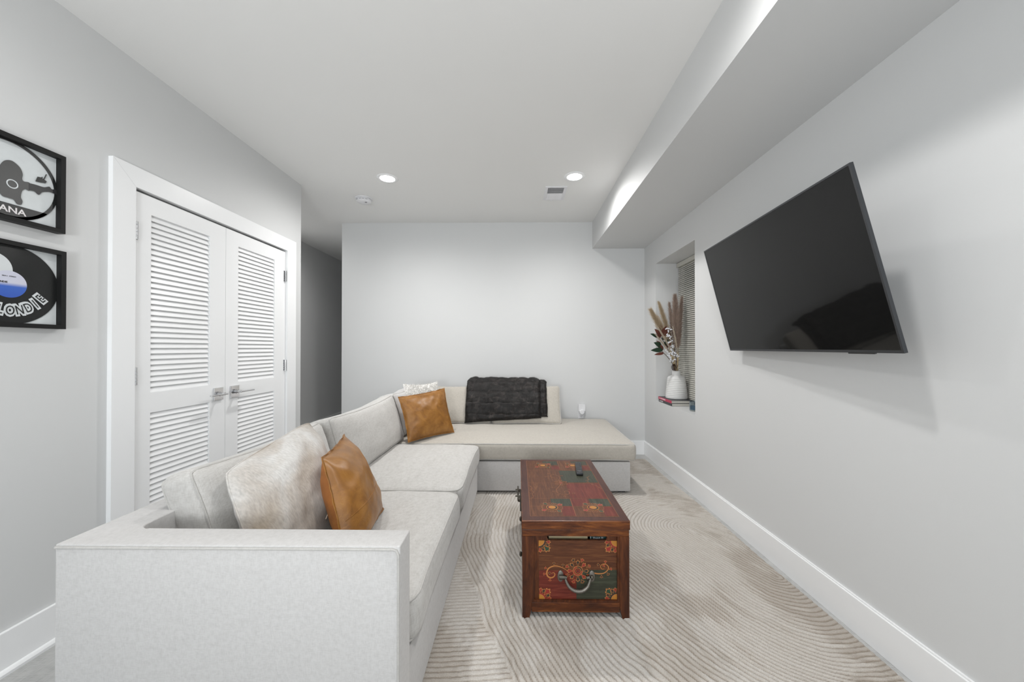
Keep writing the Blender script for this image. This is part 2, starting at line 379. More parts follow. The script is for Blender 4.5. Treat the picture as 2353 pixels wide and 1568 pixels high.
base('baseboard_hall', (-2.95, 3.28, 0), (-2.936, 7.4, .158), '+x')

# ------------------------------------------------------------------ double louvre doors
def prism_yz(b, pts, x0, x1, mi=0):
    n = len(pts); b.add([(x0, p[0], p[1]) for p in pts]+[(x1, p[0], p[1]) for p in pts],
                        [tuple(range(n)), tuple(range(n, 2*n))[::-1]]+[(i, (i+1) % n, n+(i+1) % n, n+i) for i in range(n)], mi)
cas = empty('trim_2', (LX, 2.448, 0), kind='structure')
OY0, OY1, OZ = 1.832, 3.052, 2.024
CY0, CY1, CZ = 1.725, 3.171, 2.126
for nm, pts in [('door_casing_side', [(CY0, 0), (OY0, 0), (OY0, OZ), (CY0, CZ)]), ('door_casing_head', [(CY0, CZ), (OY0, OZ), (OY1, OZ), (CY1, CZ)]), ('door_casing_side', [(OY1, 0), (CY1, 0), (CY1, CZ), (OY1, OZ)])]:
    # tiny shrink leaves the mitre joint readable
    cy = sum(p[0] for p in pts)/4; cz = sum(p[1] for p in pts)/4
    q = [(p[0]+(cy-p[0])*.0006, p[1]+(cz-p[1])*.0006) for p in pts]
    b = B(); prism_yz(b, q, LX, LX+.022); o = b.build(nm, M['trim'], cas)
# jamb lining
b = B(); b.box((LX-.14, 1.815, 0), (LX+.006, OY0-.001, 2.035)); b.box((LX-.14, OY1+.001, 0), (LX+.006, 3.068, 2.035)); b.box((LX-.14, OY0, OZ+.003), (LX+.006, OY1, 2.035))
b.build('jamb', M['trim'], cas)
DX = LX+.004     # front face of leaves
TH = .035
def leaf(idx, y0, y1, py0, py1, hinge_y, lever_dir, ros_y):
    root = empty('door_%d' % idx, (DX-TH, (y0+y1)/2, 0), kind='structure')
    zb, zt = .012, 2.012
    up = (.985, 1.917); lo = (.24, .880)
    b = B()
    b.box((DX-TH, y0, zb), (DX, py0, zt)); b.box((DX-TH, py1, zb), (DX, y1, zt))
    b.build('stile', M['door'], root)
    b = B()
    for z0, z1 in ((zb, lo[0]), (lo[1], up[0]), (up[1], zt)): b.box((DX-TH, py0, z0), (DX, py1, z1))
    b.build('rail', M['door'], root)
    sl = None
    for (z0, z1) in (up, lo):
        n = int(round((z1-z0)/.0293)); p = (z1-z0)/n
        for k in range(n):
            z = z0+p*k
            if sl is None:
                # slat: lies like a shingle, lower edge out, upper edge in
                vs = []
                prof = [(-.0085, 0.0005), (-.003, 0.0), (-.0026, .0028), (-.0155, .0330), (-.0215, .0330), (-.010, .006)]
                for y in (py0+.001, py1-.001):
                    vs += [(DX+a, y, c) for a, c in prof]
                m = len(prof)
                bb = B(); bb.add(vs, [tuple(range(m)), tuple(range(m, 2*m))]+[(i, (i+1) % m, m+(i+1) % m, m+i) for i in range(m)])
                sl = bb.build('louvre_slat', M['door'], root); base_l = Vector(sl.location); sl.location = base_l+Vector((0, 0, z))
            else: clone(sl, root, base_l+Vector((0, 0, z)))
    for zc in (1.811, 1.077, .3):
        b = B(); s_ = 1 if hinge_y < (y0+y1)/2 else -1
        b.box((DX-.002, hinge_y-.002+(s_-1)*.011, zc-.045), (DX+.0015, hinge_y+.002+(s_+1)*.011, zc+.045))
        for k in range(5): b.tube([(DX+.010, hinge_y+s_*.010, zc-.045+k*.018+.001), (DX+.010, hinge_y+s_*.010, zc-.045+k*.018+.017)], .0065, 10)
        b.build('hinge', M['chrome'], root, smooth=True)
    # lever handle
    zc = .925
    b = B(); b.box((DX, ros_y-.036, zc-.040), (DX+.010, ros_y+.036, zc+.040), 0, .0015)
    h = b.build('handle_plate', M['chrome'], root)
    b = B(); b.tube([(DX+.009, ros_y, zc), (DX+.05, ros_y, zc)], .010, 14); b.tube([(DX+.018, ros_y, zc), (DX+.026, ros_y, zc)], .015, 14)
    b.box((DX+.046, ros_y-.014 if lever_dir > 0 else ros_y-.115, zc-.005), (DX+.062, ros_y+.115 if lever_dir > 0 else ros_y+.014, zc+.005), 0, .003)
    b.build('lever', M['chrome'], h, smooth=True)
leaf(1, OY0+.003, 2.4235, 1.927, 2.300, OY0+.001, -1, 2.362)
leaf(2, 2.4265, OY1-.003, 2.535, 2.916, OY1-.001, 1, 2.500)

# ------------------------------------------------------------------ niche window and blind
win = empty('window_1', (1.72, 3.505, NZ0), kind='structure')
b = B(); b.box((1.715, NY0, NZ0), (1.745, NY0+.05, NZ1)); b.box((1.715, NY1-.05, NZ0), (1.745, NY1, NZ1)); b.box((1.715, NY0, NZ0), (1.745, NY1, NZ0+.05)); b.box((1.715, NY0, NZ1-.05), (1.745, NY1, NZ1)); b.box((1.715, NY0, 1.36), (1.745, NY1, 1.40))
b.build('window_frame', M['trim'], win)
struct(B().box((1.746, NY0-.01, NZ0-.01), (1.765, NY1+.01, NZ1+.01)).build('wall_window_blocker', M['wall']))  # unseen board added behind the pane to keep sky light out of the niche
b = B(); b.box((1.728, NY0+.04, NZ0+.04), (1.733, NY1-.04, NZ1-.04)); b.build('pane', M['glass'], win)
bl = empty('window_blind', (1.687, 3.505, NZ0), 'beige slatted blind lowered over the niche window behind the vase', 'blind')
b = B(); b.box((1.665, NY0+.01, 2.062), (1.705, NY1-.008, 2.104), 0, .003); b.build('headrail', M['blind'], bl)
b = B(); b.box((1.675, NY0+.012, .672), (1.697, NY1-.010, .684), 0, .003); b.build('bottom_rail', M['blind'], bl)
prof = []
for k in range(7):
    u = -1+2*k/6; prof.append((u*.0115, .0028*(1-u*u)))
ang = math.radians(57); ca, sa = math.cos(ang), math.sin(ang)
def rp(p): return (p[0]*ca-p[1]*sa, -(p[0]*-1)*0+p[0]*sa+p[1]*ca)
bb = B(); vs = []
pp = [rp(p) for p in prof]+[rp((p[0], p[1]-.0007)) for p in prof[::-1]]
for y in (NY0+.012, NY1-.010): vs += [(1.686+a, y, c) for a, c in pp]
m = len(pp); bb.add(vs, [tuple(range(m)), tuple(range(m, 2*m))]+[(i, (i+1) % m, m+(i+1) % m, m+i) for i in range(m)])
sl = bb.build('blind_slat', M['blind'], bl, smooth=True); bz = Vector(sl.location)
ns = 69
for k in range(ns):
    z = .698+k*(2.05-.698)/(ns-1)
    if k == 0: sl.location = bz+Vector((0, 0, z))
    else: clone(sl, bl, bz+Vector((0, 0, z)))
b = B()
for y in (3.25, 3.76): b.tube([(1.672, y, .68), (1.672, y, 2.07)], .0008, 5)
b.build('ladder_cord', M['blind'], bl)

# ------------------------------------------------------------------ rug with carved arcs
def build_rug():
    x0, x1, y0, y1 = -1.22, 1.405, .35, 4.06
    s = .0044
    nx, ny = int((x1-x0)/s), int((y1-y0)/s)
    gx, gy = np.meshgrid(np.linspace(0, 1, nx), np.linspace(0, 1, ny), indexing='xy')
    X = x0+gx*(x1-x0); Y = y0+gy*(y1-y0)
    X = X+(gx**8)*(-.03*np.clip((Y-2.4)/1.6, 0, 1)+.006*np.sin(Y*5.0))
    rng = np.random.RandomState(4)
    def vnoise(fx, fy, seed):
        r = np.random.RandomState(seed).rand(64, 64)
        a = X*fx+11.3; c = Y*fy+7.7
        i, j = np.floor(a).astype(int), np.floor(c).astype(int); u, v = a-i, c-j; u = u*u*(3-2*u); v = v*v*(3-2*v)
        g = lambda p, q: r[p % 64, q % 64]
        return (g(i, j)*(1-u)+g(i+1, j)*u)*(1-v)+(g(i, j+1)*(1-u)+g(i+1, j+1)*u)*v
    wob = (vnoise(2.2, 2.2, 1)-.5)*.10+(vnoise(5, 5, 2)-.5)*.022+(vnoise(22, 22, 3)-.5)*.007
    dx, dy = X-1.14, Y-2.42
    ax_, ay_, bx_, by_ = 1.12, 2.52, 1.36, 1.98
    tt = np.clip(((X-ax_)*(bx_-ax_)+(Y-ay_)*(by_-ay_))/((bx_-ax_)**2+(by_-ay_)**2), 0, 1)
    R1 = np.sqrt((X-ax_-tt*(bx_-ax_))**2+((Y-ay_-tt*(by_-ay_))*.95)**2)+wob
    # second family: broad arcs lower left, outside the large ring system
    R2 = (Y*1.0-.10*X)+wob*.4
    fam1 = R1 < 1.50
    R = np.where(fam1, R1, R2)
    S = np.where(fam1, np.arctan2(dy, dx)*R1, X)
    P = .0228
    ph = (R/P) % 1.0
    g = np.minimum(np.clip(ph/.20, 0, 1), np.clip((1-ph)/.20, 0, 1)); g = g*g*(3-2*g)
    pn = .55*vnoise(4.1, 3.6, 5)+.45*vnoise(9.5, 7.0, 6)
    lat = vnoise(1.2, 1.0, 9)
    rib = (np.floor(R/P).astype(int)) % 256
    table = np.random.RandomState(12).rand(256, 256)
    def dash(L, o):
        a_ = S/L+40+rib*.37+o; i_ = np.floor(a_).astype(int); f_ = a_-i_; f_ = f_*f_*(3-2*f_)
        return table[rib, (i_+o) % 256]*(1-f_)+table[rib, (i_+1+o) % 256]*f_
    dsh = .4*dash(.07, 0)+.6*dash(.022, 77)
    v = pn*.95+lat*.15+(dsh-.5)*.30
    patch = np.clip((v-.50)/.22, 0, 1)
    fine = vnoise(130, 130, 7)
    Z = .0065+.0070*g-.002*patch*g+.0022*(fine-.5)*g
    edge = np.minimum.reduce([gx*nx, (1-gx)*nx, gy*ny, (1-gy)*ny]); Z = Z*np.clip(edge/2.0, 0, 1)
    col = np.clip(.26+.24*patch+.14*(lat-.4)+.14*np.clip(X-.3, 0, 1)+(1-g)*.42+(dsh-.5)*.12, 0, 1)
    co = np.stack([X, Y, Z+.004], -1).reshape(-1, 3).astype(np.float32)
    me = bpy.data.meshes.new('rug'); me.vertices.add(len(co)); me.vertices.foreach_set('co', co.ravel())
    idx = np.arange(nx*ny).reshape(ny, nx)
    q = np.stack([idx[:-1, :-1], idx[:-1, 1:], idx[1:, 1:], idx[1:, :-1]], -1).reshape(-1, 4)
    # drop quads hidden under the sofa platform to keep the mesh light
    cx = X[:-1, :-1].ravel(); cy = Y[:-1, :-1].ravel()
    keep = ~((cx < -.42) & (cy > 1.25))
    q = q[keep]
    me.loops.add(q.size); me.loops.foreach_set('vertex_index', q.ravel().astype(np.int32))
    me.polygons.add(len(q)); me.polygons.foreach_set('loop_start', (np.arange(len(q))*4).astype(np.int32))
    me.polygons.foreach_set('use_smooth', np.ones(len(q), dtype=bool))
    me.materials.append(M['rug'])
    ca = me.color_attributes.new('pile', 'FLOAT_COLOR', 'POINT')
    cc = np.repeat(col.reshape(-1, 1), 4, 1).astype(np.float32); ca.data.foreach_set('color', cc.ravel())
    me.update(calc_edges=True); me.validate()
    o = bpy.data.objects.new('area_rug', me); C.objects.link(o)
    tag(o, 'greige and tan area rug carved with sweeping concentric ribs under the chest and sofa', 'rug')
    # bound side of the rug
    b = B(); b.box((x0, y0, .003), (x1-.045, y1-.01, .0045)); b.build('backing', M['piping'], o)
build_rug()
RZ = .012

# ------------------------------------------------------------------ sofa
sofa = empty('sectional_sofa', (-.6, 2.6, 0), 'large cream linen L-shaped sectional sofa with a chaise along the back wall', 'sofa')
b = B(); b.box((-1.30, 1.10, RZ+.02), (-.338, 3.09, .285), 0, .012); b.build('sofa_base', M['sofa'], sofa, smooth=40)
b = B(); b.box((-1.25, 3.088, RZ+.02), (.927, 4.20, .278), 0, .014); b.build('chaise_base', M['sofa'], sofa, smooth=40)
for x, y in ((-1.22, 1.1), (-.40, 1.1), (-1.22, 3.0), (.86, 3.15), (.86, 4.12), (-1.2, 4.12), (-.3, 3.2)):
    b = B(); b.box((x-.03, y-.03, .0165), (x+.03, y+.03, RZ+.03)); b.build('foot', M['dark_gap'], sofa)
# arm + back form one upholstered shell with a rounded inside corner
def shell():
    zt = .662
    outer = [(-1.31, 1.045), (-.332, 1.045)]
    path = []
    poly = [(-1.315, 1.045), (-.332, 1.045), (-.332, 1.141), (-1.14, 1.141)]
    for k in range(9):
        a = math.pi/2*k/8; poly.append((-1.14-.04*math.sin(a), 1.181-.04*math.cos(a)))
    poly += [(-1.18, 4.12), (.395, 4.12), (.395, 4.25), (-1.315, 4.25)]
    n = len(poly); bm = bmesh.new()
    top = [bm.verts.new((x, y, zt)) for x, y in poly]; bot = [bm.verts.new((x, y, RZ+.02)) for x, y in poly]
    ft = bm.faces.new(top); fb = bm.faces.new(bot[::-1])
    for i in range(n): bm.faces.new((top[i], bot[i], bot[(i+1) % n], top[(i+1) % n]))
    bmesh.ops.recalc_face_normals(bm, faces=bm.faces)
    ed = [e for e in bm.edges if all(v in top for v in e.verts)]
    ed += [e for e in bm.edges if (e.verts[0] in top) != (e.verts[1] in top) and (abs(e.verts[0].co.y-1.045) < .001 or abs(e.verts[0].co.x+.332) < .001)]
    bmesh.ops.bevel(bm, geom=ed, offset=.012, segments=4, affect='EDGES', profile=.5, clamp_overlap=True)
    b = B(); bm.verts.index_update(); b.add([v.co.copy() for v in bm.verts], [tuple(v.index for v in f.verts) for f in bm.faces]); bm.free()
    return b.build('arm_and_back', M['sofa'], sofa, smooth=40)
sh = shell()
b = B(); r_ = .0038
zt = .6605
b.tube([(-1.312, 1.0435, .6535), (-.352, 1.0435, .6535), (-.342, 1.0435, .650), (-.3365, 1.0435, .638), (-.3365, 1.0435, .04)], r_, 8)
b.build('piping', M['piping'], sh, smooth=True)
b = B(); b.tube([(-.3415, 1.049, .656), (-.3415, 1.13, .656)], .003, 8); b.build('piping', M['piping'], sh, smooth=True)

def smoothgrid(n, half, r):
    """coordinates in [-half,half], denser by the ends"""
    out = []
    for i in range(n+1):
        t = -1+2*i/n; s = math.copysign(abs(t)**.62, t) if abs(t) > 0 else 0
        out.append(s*half)
    return out
def boxed_cushion(name, parent, mtx, size, mat, r=.02, crown=.03, back=.015, sag=0.0, seed=0, nx=34, ny=26, wr=.003, corner=.03, pipe=True, pull=.008):
    """size (L,H,T): L along local x, H local y, T local z (front = +z). corner = plan rounding"""
    L, Hh, T = size; a, h, t = L/2, Hh/2, T/2
    def de(p):
        x, y, z = p
        u, v = x/a, y/h
        e = max(0, 1-abs(u)**3)*max(0, 1-abs(v)**3)
        # plan corners rounded
        w = z/t
        if abs(x) > a-corner and abs(y) > h-corner:
            sx, sy = math.copysign(1, x), math.copysign(1, y); cx, cy = a-corner, h-corner
            dx, dy = abs(x)-cx, abs(y)-cy; m = max(dx, dy); l = math.hypot(dx, dy)
            if l > 1e-9: x = sx*(cx+dx*m/l); y = sy*(cy+dy*m/l)
        # gentle inward pull of long sides, bulge of boxing
        x -= math.copysign(pull, u)*abs(u)*(1-v*v)*(1 if abs(u) > .5 else abs(u)*2)*.5
        y -= math.copysign(pull, v)*abs(v)*(1-u*u)*(1 if abs(v) > .5 else abs(v)*2)
        bz = (1-w*w)*.006
        x += math.copysign(bz, u)*(abs(u) > .97); y += math.copysign(bz, v)*(abs(v) > .97)
        z += (crown if w > 0 else -back)*e**.6*abs(w)
        z -= sag*math.exp(-((u-.1)**2*3+v*v*3))*(w > 0)*e
        q = Vector((x*4+seed*7.1, y*4, z*4)); n1 = noise.noise(q)*.010+noise.noise(q*2.3)*wr
        z += n1*(.4+.6*e)*abs(w); x += noise.noise(q+Vector((9, 3, 1)))*.003; y += noise.noise(q+Vector((1, 5, 8)))*.004
        # puckers near the seam
        ed = (1-e)*abs(w)
        z += math.sin((x+y*.3)*140+seed)*.0010*min(1, ed*1.5)*(e > .05)
        return Vector((x, y, z))
    gx, gy, gz = smoothgrid(nx, a, r), smoothgrid(ny, h, r), smoothgrid(6, t, r)
    b = B()
    def rnd(p):
        c = [max(-q+r, min(q-r, v)) for v, q in zip(p, (a, h, t))]; d = Vector([v-w for v, w in zip(p, c)])
        if d.length > 1e-9: return Vector(c)+d.normalized()*r
        return Vector(p)
    def face(A, Bc, fn):
        n1, n2 = len(A), len(Bc); vs = [mtx @ de(rnd(fn(p, q))) for p in A for q in Bc]
        b.add(vs, [(i*n2+j, i*n2+j+1, (i+1)*n2+j+1, (i+1)*n2+j) for i in range(n1-1) for j in range(n2-1)])
    face(gx, gy, lambda p, q: (p, q, t)); face(gx, gy, lambda p, q: (p, q, -t))
    face(gx, gz, lambda p, q: (p, h, q)); face(gx, gz, lambda p, q: (p, -h, q))
    face(gy, gz, lambda p, q: (a, p, q)); face(gy, gz, lambda p, q: (-a, p, q))
    o = b.build(name, mat, parent, smooth=True)
    bm = bmesh.new(); bm.from_mesh(o.data); bmesh.ops.remove_doubles(bm, verts=bm.verts, dist=.0004); bmesh.ops.recalc_face_normals(bm, faces=bm.faces)
    for f in bm.faces: f.smooth = True
    bm.to_mesh(o.data); bm.free()
    if pipe:
        for sgn in (1, -1):
            pts = []; k = r*.30
            A = [v for v in gx if abs(v) <= a-k]; 
            def seg(p0, p1, n):
                return [Vector(p0).lerp(Vector(p1), i/n) for i in range(n)]
            c = [(-a+k, -h+k), (a-k, -h+k), (a-k, h-k), (-a+k, h-k)]
            for i in range(4):
                p0, p1 = c[i], c[(i+1) % 4]; pts += seg((p0[0], p0[1], sgn*(t-k)), (p1[0], p1[1], sgn*(t-k)), 26)
            pb = B(); pb.tube([mtx @ de(p) for p in pts], .0042, 7, closed=True); pb.build('piping', M['piping'], o, smooth=True)
    return o
def frame3(o, xd, yd):
    x = Vector(xd).normalized(); y = Vector(yd); y = (y-x*y.dot(x)).normalized(); z = x.cross(y)
    m = Matrix((x, y, z)).transposed().to_4x4(); m.translation = Vector(o); return m
# seat cushions, front = +z up
def seat(y0, y1, seed, mat, x0=-1.16, x1=-.315, z0=.288, z1=.425, **k):
    m = frame3(((x0+x1)/2, (y0+y1)/2, (z0+z1)/2), (0, 1, 0), (-1, 0, 0))
    return boxed_cushion('seat_cushion', sofa, m, (y1-y0, x1-x0, z1-z0), mat, r=.022, crown=.022, back=.0, seed=seed, wr=.004, corner=.085, **k)
seat(1.148, 2.063, 1, M['sofa_seat'])
seat(2.067, 3.062, 2, M['sofa_seat'])
m = frame3((-.09, 3.62, .358), (1, 0, 0), (0, 1, 0))
boxed_cushion('seat_cushion', sofa, m, (2.12, 1.10, .136), M['chaise_seat'], r=.02, crown=.026, back=0, seed=3, nx=60, ny=40, wr=.004)
# back cushions along the left side
def backc(y0, y1, seed, xb=-1.0, zb=.43, lean=16, Hc=.39, T=.15, twist=0, mat=None):
    L = math.radians(lean); up = Vector((-math.sin(L), 0, math.cos(L))); nrm = Vector((math.cos(L), 0, math.sin(L)))
    c = Vector((xb, (y0+y1)/2, zb))+up*Hc/2-nrm*T/2
    xa = Vector((0, 1, 0)); xa.rotate(Euler((twist, 0, 0)))
    m = frame3(c, xa, up)
    return boxed_cushion('back_cushion', sofa, m, (y1-y0, Hc, T), mat or M['sofa_seat'], r=.02, crown=.055, back=.03, seed=seed, wr=.006, corner=.035, pull=.02)
backc(1.262, 2.122, 4, xb=-1.012, T=.11, lean=18)
backc(2.13, 3.22, 5, xb=-.985, Hc=.40)
backc(3.235, 3.80, 6, xb=-.99, zb=.45, Hc=.39, mat=M['sofa'])
def backd(x0, x1, seed, yb=3.76, zb=.445, lean=24, Hc=.415, T=.14):
    L = math.radians(lean); up = Vector((0, math.sin(L), math.cos(L))); nrm = Vector((0, -math.cos(L), math.sin(L)))
    c = Vector(((x0+x1)/2, yb, zb))+up*Hc/2-nrm*T/2
    return boxed_cushion('back_cushion', sofa, frame3(c, (1, 0, 0), up), (x1-x0, Hc, T), M['chaise_seat'], r=.02, crown=.04, back=.02, seed=seed, wr=.005, corner=.03, pull=.012)
backd(-1.0, -.277, 7)
backd(-.272, .437, 8)

# ------------------------------------------------------------------ throw pillows
def pillow(name, corners, T, mats, label, cat='cushion', nu=40, flange=.0, wr=.006, seed=0, pinch=.05, Tb=None, power=.55, split=True, disp=None, rc=.0):
    """corners: BL, BR, TR, TL seen from the front"""
    P = [Vector(c) for c in corners]; cen = sum(P, Vector())/4
    nrm = ((P[1]-P[0]).cross(P[3]-P[0])).normalized()
    Tb = T if Tb is None else Tb
    org = cen
    b = B()
    def bil(u, v):
        s, q = (u+1)/2, (v+1)/2
        return P[0]*(1-s)*(1-q)+P[1]*s*(1-q)+P[2]*s*q+P[3]*(1-s)*q
    def pt(u, v, side):
        # pull the edges in between the corners
        uu = u*(1-pinch*(1-v*v)-rc*v**6); vv = v*(1-pinch*(1-u*u)-rc*u**6)
        p = bil(uu, vv)
        fu = max(0, 1-abs(u)**2.2); fv = max(0, 1-abs(v)**2.2)
        t = (fu*fv)**power
        q = Vector((u*1.5+seed*3.3, v*1.5, side*2)); 
        w = noise.noise(q*1.3)*wr*2.2+noise.noise(q*3.1)*wr
        # creases running from the corners
        cr = math.sin((abs(u)-abs(v))*16+seed)*.0022*(abs(u)*abs(v))**1.2
        d = t*((T if side > 0 else Tb))+(w+cr)*min(1, t*2.2)
        if disp: d += disp(u, v, side)*min(1, t*4+.3)
        return p+nrm*(d*side+.0009*side)
    g = [math.copysign(abs(-1+2*i/nu)**.8, -1+2*i/nu) if i*2 != nu else 0 for i in range(nu+1)]
    n = nu+1
    for side, mi in ((1, 0), (-1, 1)):
        vs = [pt(u, v, side) for u in g for v in g]
        b.add(vs, [(i*n+j, (i+1)*n+j, (i+1)*n+j+1, i*n+j+1) for i in range(nu) for j in range(nu)], mi if len(mats) > 1 else 0)
    root = empty(name, cen, label, cat)
    root.location.z = min(p.z for p in P)
    o = b.build('cover', mats, root, smooth=False)
    for f in o.data.polygons: f.use_smooth = True
    # seam edge
    pts = []
    ring = [(-1+2*i/30, -1) for i in range(30)]+[(1, -1+2*i/30) for i in range(30)]+[(1-2*i/30, 1) for i in range(30)]+[(-1, 1-2*i/30) for i in range(30)]
    def outl(u, v): return bil(u*(1-pinch*(1-v*v)-rc*v**6), v*(1-pinch*(1-u*u)-rc*u**6))
    if flange > 0:
        fb = B(); vs = []
        for (u, v) in ring:
            p = outl(u, v); k = 1+flange*(1.0+.35*noise.noise(Vector((u*6, v*6, seed))))
            q = cen+(p-cen)*k+nrm*noise.noise(Vector((u*5, v*5, 2+seed)))*.006
            vs += [p+nrm*.0018, q+nrm*.0018, q-nrm*.0018, p-nrm*.0018]
        m = len(ring); fs = []
        for i in range(m):
            j = (i+1) % m
            for k in range(4): fs.append((i*4+k, i*4+(k+1) % 4, j*4+(k+1) % 4, j*4+k))
        fb.add(vs, fs); fb.build('seam_flange', mats[0], root, smooth=40)
    else:
        fb = B(); fb.tube([outl(u, v) for u, v in ring], .0035, 6, closed=True); fb.build('seam', mats[0], root, smooth=True)
    root['nrm'] = tuple(nrm); del root['nrm']
    return root, pt, bil, nrm
# hide pillow nearest the arm
pillow('hide_pillow', [(-.83, 1.205, .44), (-.765, 1.70, .455), (-1.00, 1.775, .875), (-1.03, 1.285, .785)], .095, [M['hide']], 'pale cream hide throw pillow with tan patches slumped behind the near sofa arm', seed=2, pinch=.015, wr=.009, rc=.06)
rt, pt, bil, nrm = pillow('leather_pillow', [(-.595, 1.30, .445), (-.645, 1.77, .455), (-.875, 1.865, .778), (-.765, 1.450, .788)], .085, [M['leather'], M['leather_back']],
       'tan leather throw pillow by the near arm, turned to show its back panel', seed=5, pinch=.05, flange=.04, wr=.004, Tb=.085)
b = B(); p0 = pt(-.55, -.12, -1); b.tube([p0, p0+Vector((-.006, -.01, -.022))], .0022, 6); b.build('zip_pull', M['zip'], rt)
# seam across front of the leather pillows
def front_seam(rt, pt, mat, fn):
    b = B(); b.tube([pt(*fn(i/24), 1) for i in range(25)], .0018, 6); b.build('stitched_seam', mat, rt, smooth=True)
front_seam(rt, pt, M['leather'], lambda s: (-.96+1.9*s, -.28))
rt, pt, bil, nrm = pillow('leather_pillow', [(-.895, 3.035, .452), (-.585, 3.36, .46), (-.695, 3.47, .838), (-1.01, 3.14, .80)], .06, [M['leather'], M['leather_back']],
       'square tan leather throw pillow standing upright in the far corner of the sofa', seed=9, pinch=.055, flange=.035, wr=.003)
def curls(u, v, s): 
    q = Vector((u*9, v*9, s)); return abs(noise.noise(q))*.016+abs(noise.noise(q*2.1))*.010
rt, pt, bil, nrm = pillow('fleece_pillow', [(-1.00, 3.36, .50), (-.66, 3.52, .50), (-.80, 3.66, .885), (-1.105, 3.56, .87)], .05, [M['fluff']],
       'small ivory curly fleece pillow peeking above the far leather pillow', seed=3, pinch=.11, nu=110, wr=.004, disp=curls)
rnd = random.Random(3)
def strands(bld, fn_point, count, length, width, droop, curl=0.0, segs=2):
    for _ in range(count):
        p, nrm_ = fn_point()
        d = (nrm_+Vector((rnd.uniform(-1, 1), rnd.uniform(-1, 1), rnd.uniform(-1, 1)))*curl+Vector((0, 0, -droop))).normalized()
        s = d.cross(Vector((rnd.uniform(-1, 1), rnd.uniform(-1, 1), .3))).normalized()*width
        q = p+d*length*rnd.uniform(.5, 1.2)
        bld.add([p-s, p+s, q], [(0, 1, 2)])
b = B()
def fp():
    u, v = rnd.uniform(-1, 1), rnd.uniform(-1, 1); s = rnd.choice((1, 1, -1)); p = pt(u, v, s); return p, (nrm*s+Vector((0, 0, .2)))
strands(b, fp, 9000, .022, .0016, .1, 1.1)
tag(b.build('curly_pile', M['fluff'], rt, fixn=False), kind='stuff')

